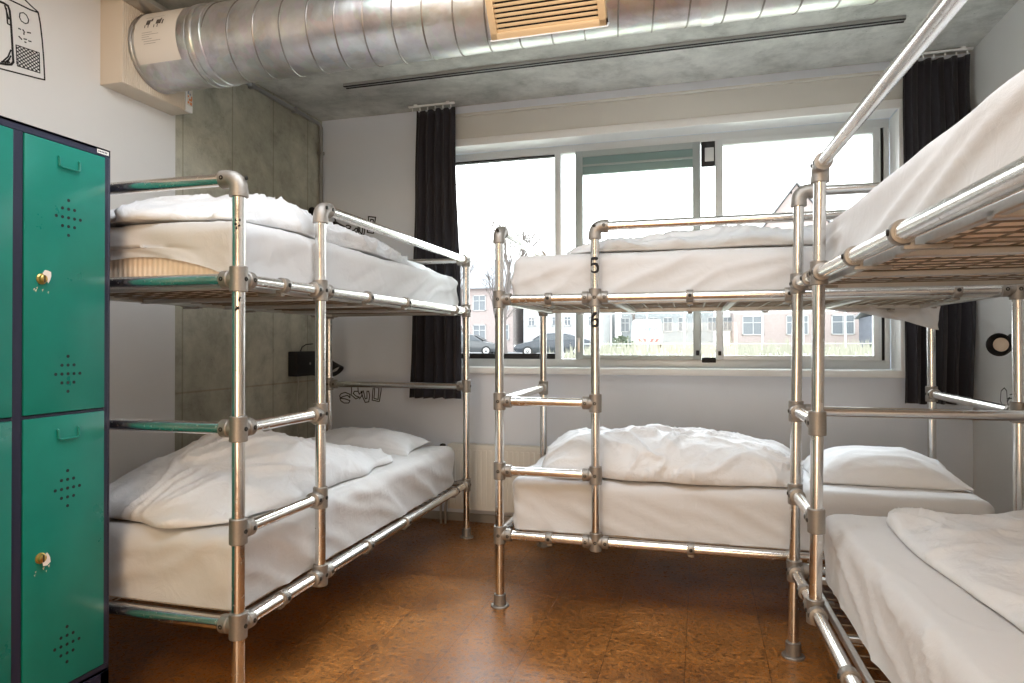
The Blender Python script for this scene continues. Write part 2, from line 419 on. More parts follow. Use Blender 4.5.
# dark blotchy figures and lines of small print
for (x, a, w, h) in ((.105, 22, .030, 9), (.13, 26, .014, 6), (.165, 21, .036, 8), (.185, 25, .012, 5), (.20, 20, .01, 8), (.10, 15, .006, 5), (.12, 15, .006, 5), (.155, 14, .006, 5), (.175, 14, .006, 5)):
    patch(ink, x, x + w * .8, radians(a + h / 2), radians(a - h / 2), rr, 3)
obj('figure_print', ink, mat('faded_print', (.10, .085, .075), .8), lab)
ink = bmesh.new()
for k, (x0, x1) in enumerate(((.09, .20), (.09, .15), (.09, .19), (.09, .135), (.09, .15), (.10, .20), (.10, .17))):
    patch(ink, x0, x1, radians((32 if k == 0 else 8 - 3.2 * k) + .35), radians((32 if k == 0 else 8 - 3.2 * k) - .35), rr, 1)
obj('text_print', ink, mat('faded_print_lines', (.36, .33, .30), .8), lab)

# air register on the duct
def register():
    t = thing('air_register', 'tan louvred air grille mounted on the front of the duct', 'air vent', (-.61, DY, DZ))
    n = V((0, -cos(radians(35)), -sin(radians(35)))); d = V((0, sin(radians(35)), -cos(radians(35)))); X = V((1, 0, 0))
    def slab(bm, x0, x1, s0, s1, o0, o1, bev=0.):
        q = bmesh.new(); box(q, (x0, s0, o0), (x1, s1, o1), bev)
        M = Matrix((X, d, n)).transposed()
        for v in q.verts: v.co = M @ v.co
        me = bpy.data.meshes.new('tmp'); q.to_mesh(me); q.free(); bm.from_mesh(me); bpy.data.meshes.remove(me)
    hw, hh = .245, .105
    bm = bmesh.new()
    slab(bm, -hw, hw, -hh, -hh + .028, .14, .232, .003); slab(bm, -hw, hw, hh - .026, hh, .14, .232, .003)
    slab(bm, -hw, -hw + .03, -hh, hh, .14, .232, .003); slab(bm, hw - .03, hw, -hh, hh, .14, .232, .003)
    obj('register_frame', bm, TAN, t)
    bm = bmesh.new(); slab(bm, -hw + .03, hw - .03, -hh + .028, hh - .026, .19, .200); obj('backing', bm, BLACK, t)
    bm = bmesh.new(); slab(bm, -hw - .006, hw + .006, hh, hh + .004, .13, .236); obj('bottom_lip', bm, TRIMW, t)
    for k in range(8):
        s = -hh + .036 + k * .0195; bm = bmesh.new(); slab(bm, -hw + .03, hw - .03, s, s + .012, .214, .225, .001); obj('louvre', bm, TAN, t)
register()

# boxed corrugated surround where the duct meets the wall
t = thing('duct_surround_box', 'beige corrugated box on the left wall that the duct runs into', 'duct box', (-2.79, 2.83, 2.585))
BOXM = mat('beige_box_paint', (.66, .58, .48), .7)
obj('box_body', bx((-.07, -.232, 0), (.058, .232, .465), .003), BOXM, t)
bm = bmesh.new(); ny = 0
for k in range(34):
    y = -.225 + k * .0134
    cyl(bm, (.060, y, .002), (.060, y, .463), .0066, seg=8)
obj('ribbed_sheet', bm, BOXM, t)
obj('end_panel', bx((.056, .185, .0), (.069, .235, .17), .002), TRIMW, t)
st = obj('sticker', bx((.069, .192, .035), (.0702, .232, .125)), PAPER, t)
bm = bmesh.new()
for (y, z, a, b) in ((.196, .045, .012, .012), (.212, .04, .016, .016), (.205, .062, .022, .012), (.197, .08, .008, .01), (.222, .07, .008, .02)):
    box(bm, (.0700, y, z), (.0708, y + a, z + b), .0003)
obj('orange_print', bm, mat('orange_print', (.75, .27, .10), .7), st)
bm = bmesh.new(); box(bm, (.0700, .210, .092), (.0708, .218, .104)); box(bm, (.0700, .196, .098), (.0708, .206, .118)); obj('grey_print', bm, mat('grey_print', (.3, .32, .36), .7), st)

# ------------------------------------------------------------------ drawings on the walls
def strokes(lines, width, to3d, n, thick=.0012):
    bm = bmesh.new()
    for ln in lines:
        for (a, b), (c, d) in zip(ln, ln[1:]):
            p, q = V((a, b)), V((c, d)); e = q - p
            if e.length < 1e-5: continue
            e.normalize(); s = V((-e.y, e.x)) * width / 2; e2 = e * width * .25
            poly(bm, [to3d(*x) for x in (p - e2 + s, q + e2 + s, q + e2 - s, p - e2 - s)], n, thick)
    fixn(bm); return bm
toL = lambda y, z: V((XL + .0004, y, z)); toF = lambda x, z: V((x, YF - .0004, z)); toR = lambda y, z: V((XR - .0004, y, z))
def lw(o, piv):  # put the origin at the drawing
    piv = V(piv)
    o.data.transform(Matrix.Translation(-piv)); o.location = piv; return o
tv = thing('wall_drawing', 'black line drawing of an old television high on the left wall above the lockers', 'wall drawing', (XL, 2.0, 2.65))
def tvp(name, lines, w):
    o = obj(name, strokes(lines, w, toL, (1, 0, 0)), INK, None, 0); o.data.transform(Matrix.Translation(-V((XL, 2.0, 2.65)))); o.parent = tv
tvp('casing_outline', [[(1.70, 2.80), (2.151, 2.785), (2.194, 2.786), (2.241, 2.786), (2.277, 2.791), (2.287, 2.746), (2.296, 2.678), (2.304, 2.591), (2.309, 2.5), (2.279, 2.495), (2.207, 2.485), (2.11, 2.472), (1.9, 2.468), (1.70, 2.475), (1.695, 2.64), (1.70, 2.80)], [(1.70, 2.80), (1.78, 2.84), (2.15, 2.845), (2.217, 2.818), (2.247, 2.804), (2.277, 2.793)]], .006)
tvp('screen_outline', [[(1.78, 2.76), (1.95, 2.765), (2.109, 2.757), (2.125, 2.758), (2.142, 2.755), (2.149, 2.738), (2.154, 2.695), (2.159, 2.629), (2.163, 2.562), (2.166, 2.523), (2.157, 2.508), (2.132, 2.499), (2.11, 2.494), (1.95, 2.49), (1.78, 2.50), (1.755, 2.53), (1.75, 2.64), (1.756, 2.74), (1.78, 2.76)]], .009)
tvp('screen_pattern', [[(2.134, 2.742), (2.141, 2.678), (2.153, 2.677)], [(2.128, 2.75), (2.146, 2.70)], [(2.121, 2.507), (2.143, 2.536), (2.155, 2.57)], [(2.13, 2.506), (2.15, 2.53)], [(2.14, 2.51), (2.155, 2.545)], [(2.115, 2.503), (2.15, 2.515)]], .006)
tvp('dial', [[(2.194, 2.749), (2.209, 2.758), (2.223, 2.754), (2.233, 2.738), (2.23, 2.722), (2.218, 2.714), (2.2, 2.717), (2.192, 2.73), (2.194, 2.749)]], .004)
tvp('buttons', [[(2.188, 2.679), (2.197, 2.679)], [(2.207, 2.682), (2.215, 2.674)], [(2.212, 2.67), (2.212, 2.663)], [(2.227, 2.679), (2.242, 2.683)], [(2.19, 2.645), (2.203, 2.637)], [(2.212, 2.644), (2.224, 2.646)], [(2.216, 2.632), (2.222, 2.632)], [(2.233, 2.644), (2.245, 2.646)]], .005)
gl = [[(2.177, 2.602), (2.282, 2.612), (2.286, 2.522), (2.184, 2.513), (2.177, 2.602)]]
for k in range(1, 11):
    f = k / 11
    def gp(u, v): return (2.179 + .105 * u, 2.515 + .088 * v + .009 * u)
    gl.append([gp(max(0, 2 * f - 1), min(1, 2 * f)), gp(min(1, 2 * f), max(0, 2 * f - 1))])
    gl.append([gp(max(0, 2 * f - 1), 1 - min(1, 2 * f)), gp(min(1, 2 * f), 1 - max(0, 2 * f - 1))])
tvp('speaker_grille', gl, .0035)
D2 = [[(-2.613, 0.91), (-2.654, 0.923), (-2.689, 0.914), (-2.702, 0.895), (-2.694, 0.877), (-2.653, 0.873), (-2.613, 0.861), (-2.623, 0.842), (-2.664, 0.841), (-2.694, 0.859), (-2.699, 0.877), (-2.674, 0.891), (-2.633, 0.901), (-2.613, 0.883), (-2.613, .91)],
 [(-2.598, 0.933), (-2.603, 0.906), (-2.562, 0.875), (-2.532, 0.889), (-2.562, 0.898), (-2.585, 0.916), (-2.573, 0.934), (-2.542, 0.934), (-2.532, 0.912), (-2.507, 0.935), (-2.512, 0.899), (-2.532, 0.876)],
 [(-2.517, 0.935), (-2.502, 0.89), (-2.482, 0.85), (-2.452, 0.855), (-2.444, 0.9), (-2.452, 0.936), (-2.467, 0.936), (-2.467, 0.882), (-2.482, 0.877), (-2.492, 0.917), (-2.50, .94)],
 [(-2.412, 0.985), (-2.418, 0.928), (-2.423, 0.869), (-2.363, 0.859), (-2.348, 0.938), (-2.345, .98), (-2.412, .985)], [(-2.403, .965), (-2.403, 0.928), (-2.408, 0.883), (-2.373, 0.875), (-2.368, 0.933), (-2.366, .965), (-2.403, .965)],
 [(-2.598, .933), (-2.60, .975), (-2.575, .985), (-2.545, .975), (-2.542, .934)]]
o = obj('wall_doodle', strokes(D2, .007, toF, (0, -1, 0)), INK, None, 0); lw(o, (-2.53, YF, .91)); tag(o, 'black outlined bubble letters on the far wall behind the lower left bunk', 'wall drawing', 'bubble letter doodles')
D1 = [[(-2.452, 2.24), (-2.455, 2.277), (-2.394, 2.268), (-2.40, 2.232), (-2.412, 2.146), (-2.464, 2.156), (-2.452, 2.24)], [(-2.435, 2.255), (-2.412, 2.25), (-2.424, 2.17), (-2.446, 2.172), (-2.435, 2.255)],
 [(-2.646, 2.218), (-2.634, 2.22), (-2.611, 2.211), (-2.605, 2.205), (-2.616, 2.195)], [(-2.64, 2.191), (-2.622, 2.164), (-2.593, 2.157), (-2.569, 2.167), (-2.552, 2.161), (-2.546, 2.187), (-2.563, 2.193), (-2.575, 2.178), (-2.605, 2.174), (-2.616, 2.195), (-2.64, 2.191)],
 [(-2.545, 2.22), (-2.54, 2.181), (-2.537, 2.149), (-2.516, 2.13), (-2.493, 2.142), (-2.487, 2.173), (-2.485, 2.215), (-2.50, 2.22), (-2.505, 2.169), (-2.511, 2.143), (-2.528, 2.165), (-2.53, 2.22), (-2.545, 2.22)]]
o = obj('wall_doodle', strokes(D1, .009, toF, (0, -1, 0)), INK, None, 0); lw(o, (-2.53, YF, 2.2)); tag(o, 'black outlined bubble letters on the far wall behind the upper left bunk', 'wall drawing', 'bubble letter doodles')
D3 = [[(4.214, 0.984), (4.203, 1.037), (4.163, 1.056), (4.134, 1.042), (4.129, 0.983)], [(4.125, 1.0), (4.096, 1.011), (4.125, 0.987)], [(4.096, 1.024), (4.067, 1.03)], [(4.07, 1.076), (4.063, 1.071)], [(4.106, 1.002), (4.058, 1.01)], [(4.13, .983), (4.10, .95), (4.16, .93), (4.214, .984)]]
o = obj('wall_doodle', strokes(D3, .005, toR, (-1, 0, 0)), INK, None, 0); lw(o, (XR, 4.15, 1.0)); tag(o, 'small black line scribble on the right wall below the round lamp', 'wall drawing')

# ------------------------------------------------------------------ small wall things
def wall_box(label, z0, z1, cable=True):
    t = thing('power_box', label, 'power box', (XL, 4.29, (z0 + z1) / 2)); h = (z1 - z0) / 2
    obj('casing', bx((.0, -.133, -h), (.075, .133, h), .006), BLACK, t)
    b = bmesh.new(); cyl(b, (.074, .03, .0), (.079, .03, .0), .009, seg=16); obj('button', b, GREYP, t)
    b = sweep(bmesh.new(), [(.012, .0, h - .004), (.014, .02, h + .03), (.014, .07, h + .05), (.014, .16, h + .055)], .004, 8); obj('black_cable', b, BLACK, t)
    if cable:
        b = sweep(bmesh.new(), [(.012, -.03, -h + .003), (.012, -.02, -h - .06), (.012, -.035, -h - .14), (.012, -.025, -h - .25), (.012, -.04, -h - .33), (.012, -.03, -h - .45)], .004, 8); obj('white_cable', b, mat('off_white_cable', (.5, .48, .42), .6), t)
wall_box('black box with a button on the concrete wall above the lower left bed', 1.065, 1.245)
wall_box('black box on the concrete wall just above the upper left mattress', 2.055, 2.235, False)
def wall_lamp(label, base, elbow, head, aim, inner):
    base, elbow, head = V(base), V(elbow), V(head)
    t = thing('wall_lamp', label, 'wall lamp', base, group='black wall reading lamps')
    L_ = lambda p: V(p) - base
    nrm = V((1, 0, 0)) if base.x < 0 else V((-1, 0, 0))
    b = bmesh.new(); lathe(b, (0, 0, 0), nrm, [(0, .045), (.012, .045), (.018, .038)], 24); obj('wall_plate', b, BLACK, t)
    b = sweep(bmesh.new(), [nrm * .015, (nrm * .015 + L_(elbow)) / 2 + V((0, 0, .03)), L_(elbow), L_(head)], .006, 10); obj('arm', b, BLACK, t)
    a = V(aim).normalized(); hb = bmesh.new()
    lathe(hb, L_(head) - a * .02, a, [(-.012, .015), (0, .024), (.02, .030), (.085, .060), (.085, .056), (.022, .026), (.018, .0)], 28); sh = obj('lamp_shade', fixn(hb), BLACK, t)
    b = bmesh.new(); lathe(b, L_(head) + a * .035, a, [(0, .012), (.0, .034), (.006, .036), (.016, .02), (.018, 0.001)], 24); obj('bulb', b, inner, sh)
WARMD = mat('pale_wood_disc', (.68, .55, .42), .5)
wall_lamp('black cone wall lamp in the corner above the lower left pillow', (XL, 4.50, 1.10), (-2.66, 4.42, 1.17), (-2.625, 4.36, 1.145), (.55, -.1, -.62), WHITEP)
wall_lamp('black cone wall lamp in the corner above the upper left bed', (XL, 4.46, 2.30), (-2.66, 4.46, 2.25), (-2.64, 4.44, 2.19), (.5, -.1, -.6), WHITEP)
wall_lamp('round black wall lamp with a pale disc on the right wall', (XR, 4.06, 1.30), (1.54, 4.06, 1.30), (1.525, 4.05, 1.29), (-.62, -.75, -.02), WARMD)

# ------------------------------------------------------------------ radiator
t = thing('radiator', 'cream ribbed panel radiator below the window between the two far bunks', 'radiator', (-1.1, 4.50, 0))
obj('back_panel', bx((-.64, .02, .12), (.64, .045, .575), .006), RADM, t)
bm = bmesh.new(); N = 32; prof = []
box(bm, (-.64, -.04, .12), (.64, -.022, .575), .006)
for k in range(N):
    x = -.60 + k * (1.20 / (N - 1)); box(bm, (x - .011, -.047, .155), (x + .011, -.038, .545), .0035)
obj('front_panel', bm, RADM, t)
obj('top_grille', bx((-.64, -.036, .568), (.64, .04, .582), .003), RADM, t)
obj('side_cover', bx((-.652, -.04, .12), (-.64, .045, .58), .003), RADM, t); obj('side_cover', bx((.64, -.04, .12), (.652, .045, .58), .003), RADM, t)
for x in (-.72, -.685): 
    b = sweep(bmesh.new(), [(x, .0, 0), (x, 0, .13), (x + .01, 0, .16), (-.64, 0, .17)], .009, 10); obj('pipe', b, FRAMEM, t)
b = bmesh.new(); lathe(b, (-.70, -.01, .50), (0, 0, 1), [(0, .012), (.01, .022), (.06, .024), (.075, .018), (.08, .002)], 20); obj('valve_knob', b, BLACK, t)
b = sweep(bmesh.new(), [(-.70, -.01, .50), (-.70, -.01, .46), (-.64, 0, .46)], .009, 10); obj('valve_body', b, FRAMEM, t)

# ------------------------------------------------------------------ lockers
def lockers():
    X0 = -1.99; Y1 = 1.851
    t = thing('locker_cabinet', 'dark navy metal locker cabinet with teal green doors by the left wall', 'locker', (X0, 1.37, 0))
    o = V((X0, 1.37, 0))
    def lb(a, b, bev=0.): return bx(V(a) - o, V(b) - o, bev)
    ys = [(1.541, 1.826), (1.221, 1.506), (.901, 1.186)]
    zs = [(1.082, 1.948), (.198, 1.070)]
    bm = bmesh.new(); D = .52
    for a, b in (((X0 - D, .865, .17), (X0 - D + .01, Y1, 1.978)), ((X0 - D, .865, .17), (X0, .872, 1.978)), ((X0 - D, Y1 - .007, .17), (X0, Y1, 1.978)), ((X0 - D, .865, 1.968), (X0, Y1, 1.978)), ((X0 - D, .865, .17), (X0, Y1, .18)),
                 ((X0 - .02, .865, 1.950), (X0, Y1, 1.978)), ((X0 - .02, .865, .17), (X0, Y1, .196)), ((X0 - .02, 1.828, .196), (X0 - .0006, Y1 - .007, 1.950)), ((X0 - .02, 1.508, .196), (X0 - .0006, 1.539, 1.950)), ((X0 - .02, 1.188, .196), (X0 - .0006, 1.219, 1.950)), ((X0 - .019, .873, .196), (X0 - .0006, .899, 1.950)), ((X0 - .3, .87, 1.068), (X0 - .002, Y1 - .005, 1.08))):
        box(bm, V(a) - o, V(b) - o, .0012, 1)
    obj('carcass', bm, NAVY, t)
    bm = bmesh.new()
    for a, b in (((X0 - D, .865, .0), (X0, .90, .17)), ((X0 - D, Y1 - .035, .0), (X0, Y1, .17)), ((X0 - .03, .865, .10), (X0, Y1, .17)), ((X0 - D, .865, .10), (X0 - D + .03, Y1, .17))):
        box(bm, V(a) - o, V(b) - o, .002, 1)
    obj('base_stand', bm, NAVY, t)
    for (y0, y1) in ys:
        for zi, (z0, z1) in enumerate(zs):
            d = obj('door', lb((X0 - .012, y0, z0), (X0 + .004, y1, z1), .003), GREEN, t)
            yc = (y0 + y1) / 2 + .004
            h = bmesh.new()
            for (cz) in ((z1 - .235, z0 + .122) if zi == 0 else (z1 - .238, z0 + .128)):
                for dy, dz in ((0, 2), (0, -2), (-1, 1), (0, 1), (1, 1), (-2, 0), (-1, 0), (0, 0), (1, 0), (2, 0), (-1, -1), (0, -1), (1, -1)):
                    cyl(h, V((X0 + .0035, yc + dy * .0215, cz + dz * .0285)) - o, V((X0 + .0048, yc + dy * .0215, cz + dz * .0285)) - o, .0052, seg=12)
            obj('vent_holes', h, BLACK, d)
            hz = z1 - .060
            b = bmesh.new()
            sweep(b, [V(p) - o for p in ((X0 + .004, yc - .036, hz + .018), (X0 + .010, yc - .036, hz + .014), (X0 + .010, yc - .036, hz - .012), (X0 + .010, yc - .028, hz - .016), (X0 + .010, yc + .028, hz - .016), (X0 + .010, yc + .036, hz - .012), (X0 + .010, yc + .036, hz + .014), (X0 + .004, yc + .036, hz + .018))], .0032, 8)
            obj('card_holder', b, GREEN, d)
            lz = 1.505 if zi == 0 else .633; ly = y0 + .054
            b = bmesh.new(); lathe(b, V((X0 + .003, ly, lz)) - o, (1, 0, 0), [(0, .017), (.004, .017), (.006, .013), (.014, .012), (.016, .009), (.016, .001)], 20); obj('lock', b, BRASS, d)
            b = bmesh.new(); box(b, V((X0 + .018, ly - .002, lz - .011)) - o, V((X0 + .0195, ly + .002, lz + .011)) - o); obj('keyhole', b, BLACK, d)
            if y0 > 1.5:
                rnd = random.Random(3 + zi); b = bmesh.new()
                pts = []
                for k in range(9):
                    a = k / 9 * 2 * pi; r_ = rnd.uniform(.012, .026); pts.append(V((X0 + .0166, ly + .010 + r_ * cos(a) * .8, lz + .010 * (1 - 1.2 * zi) + r_ * sin(a))) - o)
                poly(b, pts, (1, 0, 0), .0008); obj('torn_sticker', fixn(b), mat('torn_sticker_paper', (.78, .72, .66), .8), d)
                b = bmesh.new()
                for k in range(5):
                    yy, zz, s_ = ly - .03 + rnd.uniform(0, .06), lz - .04 + rnd.uniform(-.01, .012), rnd.uniform(.003, .007)
                    poly(b, [V((X0 + .0042, yy, zz)) - o, V((X0 + .0042, yy + s_, zz + .003)) - o, V((X0 + .0042, yy + s_ * .6, zz - s_)) - o], (1, 0, 0), .0006)
                obj('scratch_marks', fixn(b), mat('scratched_paint', (.55, .50, .38), .6), d)
    n = obj('name_plate', lb((X0, 1.797, 1.958), (X0 + .0015, 1.843, 1.971), .0005), WHITEP, t)
    b = bmesh.new()
    for k in range(6): box(b, V((X0 + .0014, 1.801 + k * .0062, 1.9615)) - o, V((X0 + .0019, 1.8045 + k * .0062, 1.9675)) - o)
    obj('plate_lettering', b, NAVY, n)
lockers()

# ------------------------------------------------------------------ bunk beds
TR = .0215   # tube radius
class Bunk:
    def __init__(s, label, loc, rotdeg, L, W, lad, z1=.354, zr1=.670, zr2=1.014, z2=1.519, z3=1.860, lean=(0, 0), group='tubular bunk beds'):
        s.t = thing('bunk_bed', label, 'bunk bed', loc, radians(rotdeg), group)
        s.L, s.W, s.lad = L, W, lad; s.z1, s.zr1, s.zr2, s.z2, s.z3 = z1, zr1, zr2, z2, z3; s.lean = lean
        s.cache = {}
        s.build()
    def P(s, x, y, z): return V((x + s.lean[0] * z, y + s.lean[1] * z, z))
    def tube(s, name, a, b, r=TR):
        p, q = s.P(*a), s.P(*b); bm = bmesh.new(); cyl(bm, V((0, 0, 0)), q - p, r, seg=28)
        o = obj(name, bm, TUBE, s.t); o.location = p; return o
    def fitting(s, at, dirs, vert=(1, 1), elbow=False, name='fitting'):
        """cast clamp: sleeve on the post, sockets along dirs (unit 3-vectors)"""
        key = (tuple(map(tuple, dirs)), vert, elbow)
        R_ = TR + .0085
        if key not in s.cache:
            bm = bmesh.new()
            zt = .043 if vert[0] else .026; zb = -.043 if vert[1] else -.026
            if elbow:
                d = V(dirs[0]); rad = .036
                # quarter bend
                pts = [V((0, 0, -.062)), V((0, 0, -.05)), V((0, 0, -.036))]
                for k in range(1, 8):
                    a = k / 8 * pi / 2; pts.append(V((0, 0, -.036)) + d * rad * (1 - cos(a)) + V((0, 0, 1)) * rad * sin(a))
                pts += [d * .036, d * .05, d * .064]
                sweep(bm, pts, [R_ + .0015, R_ + .0015, R_] + [R_] * 8 + [R_ + .0015, R_ + .0015], 24)
            else:
                lathe(bm, (0, 0, zb), (0, 0, 1), [(0, R_ - .002), (.002, R_), (zt - zb - .002, R_), (zt - zb, R_ - .002)] if vert[0] else
                      [(0, R_ - .002), (.002, R_), (zt - zb - .014, R_), (zt - zb - .004, R_ * .8), (zt - zb, .006)], 24)
                for d in dirs:
                    d = V(d); lathe(bm, (0, 0, 0), d, [(.0, R_ * .9), (.03, R_ * .92), (.034, R_ + .001), (.060, R_ + .001), (.062, R_ - .002)], 24)
            me = bpy.data.meshes.new(name); bm.to_mesh(me); bm.free(); me.materials.append(FIT); smooth_by_angle(me, 35)
            # screws
            sc = []
            for d in dirs[:3]:
                d = V(d); side = V((0, 0, 1)).cross(d)
                # outward = the side facing away from the bed (front is -y, ends -x)
                out = V((0, -1, 0)) if abs(d.y) < .5 else V((-1, 0, 0))
                sc.append((d * .047 + out * R_, out))
            if vert == (1, 1): sc.append((V((0, -R_, .0)) if not any(V(d).y < -.5 for d in dirs) else V((-R_, 0, 0)), V((0, -1, 0)) if not any(V(d).y < -.5 for d in dirs) else V((-1, 0, 0))))
            s.cache[key] = (me, sc)
        me, sc = s.cache[key]
        o = bpy.data.objects.new(name, me); C.objects.link(o); o.parent = s.t; o.location = s.P(*at)
        for p, out in sc:
            k2 = ('sc', round(out.x), round(out.y))
            if k2 not in s.cache:
                b = bmesh.new(); lathe(b, out * -.002, out, [(0, .0078), (.0035, .0078), (.0045, .006), (.0046, .0035), (.001, .003)], 12)
                m2 = bpy.data.meshes.new('set_screw'); b.to_mesh(m2); b.free(); m2.materials.append(SCREW); s.cache[k2] = m2
            q = bpy.data.objects.new('set_screw', s.cache[k2]); C.objects.link(q); q.parent = o; q.location = p
        return o
    def bracket(s, x, y, z, out):
        """clamp ring round a rail with a tongue under the bed frame; out=-1 front rail, +1 back rail"""
        k = ('br', out)
        if k not in s.cache:
            bm = bmesh.new(); R_ = TR + .007
            lathe(bm, (-.016, 0, 0), (1, 0, 0), [(0, R_ - .001), (.002, R_), (.030, R_), (.032, R_ - .001)], 24)
            box(bm, (-.013, min(0, -out * .10), -.040), (.013, max(0, -out * .10), -.030), .002)
            box(bm, (-.013, -out * .018 - .005, -.036), (.013, -out * .018 + .005, -.01), .002)
            me = bpy.data.meshes.new('bracket'); fixn(bm); bm.to_mesh(me); bm.free(); me.materials.append(FIT); smooth_by_angle(me, 35)
            b = bmesh.new(); lathe(b, V((.0, out * (R_ - .001), .0)), (0, out, 0), [(0, .008), (.004, .008), (.005, .005), (.005, .001)], 12)
            m2 = bpy.data.meshes.new('set_screw'); b.to_mesh(m2); b.free(); m2.materials.append(SCREW)
            s.cache[k] = (me, m2)
        me, m2 = s.cache[k]
        o = bpy.data.objects.new('bracket', me); C.objects.link(o); o.parent = s.t; o.location = s.P(x, y, z)
        q = bpy.data.objects.new('set_screw', m2); C.objects.link(q); q.parent = o
    def base(s, z):
        L, W = s.L, s.W; x0, x1, y0, y1 = .045, L - .045, .045, W - .045
        p = s.P(0, 0, z); t = .024
        zt = -.004; zb = zt - t
        bm = bmesh.new()
        for a, b in (((x0, y0, zb), (x1, y0 + .02, zt)), ((x0, y1 - .02, zb), (x1, y1, zt)), ((x0, y0, zb), (x0 + .03, y1, zt)), ((x1 - .03, y0, zb), (x1, y1, zt))): box(bm, a, b, .003, 1)
        f = obj('bed_frame', bm, FRAMEM, s.t); f.location = p
        for k in range(3):
            xx = x0 + (x1 - x0) * (k + 1) / 4
            b = obj('cross_bar', bx((xx - .016, y0, zb - .004), (xx + .016, y1 - .001, zb + .014), .003, 1), FRAMEM, f)
        bm = bmesh.new(); r = .0026; n = int((x1 - x0) / .076)
        for k in range(1, n):
            xx = x0 + (x1 - x0) * k / n; cyl(bm, (xx, y0 + .02, zb + .0165), (xx, y1 - .02, zb + .0165), r, seg=6, caps=False)
        n = int((y1 - y0) / .088)
        for k in range(1, n):
            yy = y0 + (y1 - y0) * k / n; cyl(bm, (x0 + .02, yy, zb + .020), (x1 - .02, yy, zb + .020), r, seg=6, caps=False)
        obj('wire_mesh', bm, WIRE, f)
    def build(s):
        L, W, a = s.L, s.W, s.lad; z1, zr1, zr2, z2, z3 = s.z1, s.zr1, s.zr2, s.z2, s.z3
        # posts
        for x, y in ((0, 0), (L, 0), (0, W), (L, W)):
            po = s.tube('post', (x, y, .0), (x, y, z3 - .03))
            b = bmesh.new(); lathe(b, (0, 0, 0), (0, 0, 1), [(0, .046), (.006, .046), (.009, .043), (.010, .031), (.06, .030), (.062, .027)], 28)
            fl = obj('floor_flange', b, FIT, s.t); fl.location = s.P(x, y, 0)
        s.ladpost = s.tube('ladder_post', (a, 0, z1), (a, 0, z3 - .03))
        # front rails
        g = .03
        for z in (z1, z2):
            s.tube('side_rail', (g, 0, z), (a - g, 0, z)); s.tube('side_rail', (a + g, 0, z), (L - g, 0, z)); s.tube('side_rail', (g, W, z), (L - g, W, z))
        s.tube('guard_rail', (a + g, 0, z3), (L - g, 0, z3))
        for z in (zr1, zr2): s.tube('rung', (g, 0, z), (a - g, 0, z))
        # end rails
        for x in (0, L):
            for z in (z1, zr2, z2, z3): s.tube('end_rail', (x, g, z), (x, W - g, z))
        X, Y = (1, 0, 0), (0, 1, 0); nX, nY = (-1, 0, 0), (0, -1, 0)
        for z in (z1, z2, zr2): s.fitting((0, 0, z), [X, Y])
        s.fitting((0, 0, zr1), [X])
        s.fitting((0, 0, z3), [Y], elbow=True)
        s.fitting((a, 0, z1), [nX, X], (1, 0)) if False else s.fitting((a, 0, z1), [nX, X])
        s.fitting((a, 0, z2), [nX, X]); s.fitting((a, 0, zr1), [nX]); s.fitting((a, 0, zr2), [nX])
        s.fitting((a, 0, z3), [X], elbow=True)
        for z in (z1, z2): s.fitting((L, 0, z), [nX, Y]); s.fitting((0, W, z), [X, nY]); s.fitting((L, W, z), [nX, nY])
        s.fitting((L, 0, z3), [nX, Y], (0, 1)); s.fitting((L, 0, zr2), [Y])
        for x in (0, L): s.fitting((x, W, zr2), [nY]); s.fitting((x, W, z3), [nY], elbow=True)
        for z in (z1, z2):
            for f in (.25, .915, 1.34, L - .22):
                s.bracket(f, 0, z, -1); s.bracket(f, W, z, 1)
            s.base(z)

bunkL = Bunk('tubular metal bunk bed beside the lockers along the left concrete wall', (-1.503, 1.9055, 0), 90.415, 2.309, 1.035, .508)
bunkM = Bunk('tubular metal bunk bed under the window with 5 and 6 on its ladder post', (-.9645, 3.159, 0), .84, 2.216, 1.02, .477)
bunkR = Bunk('tubular metal bunk bed closest to the camera along the right wall', (.362, 2.978, 0), -88.07, 2.25, .985, .432, z2=1.55, z3=1.941, lean=(-.030, .021))

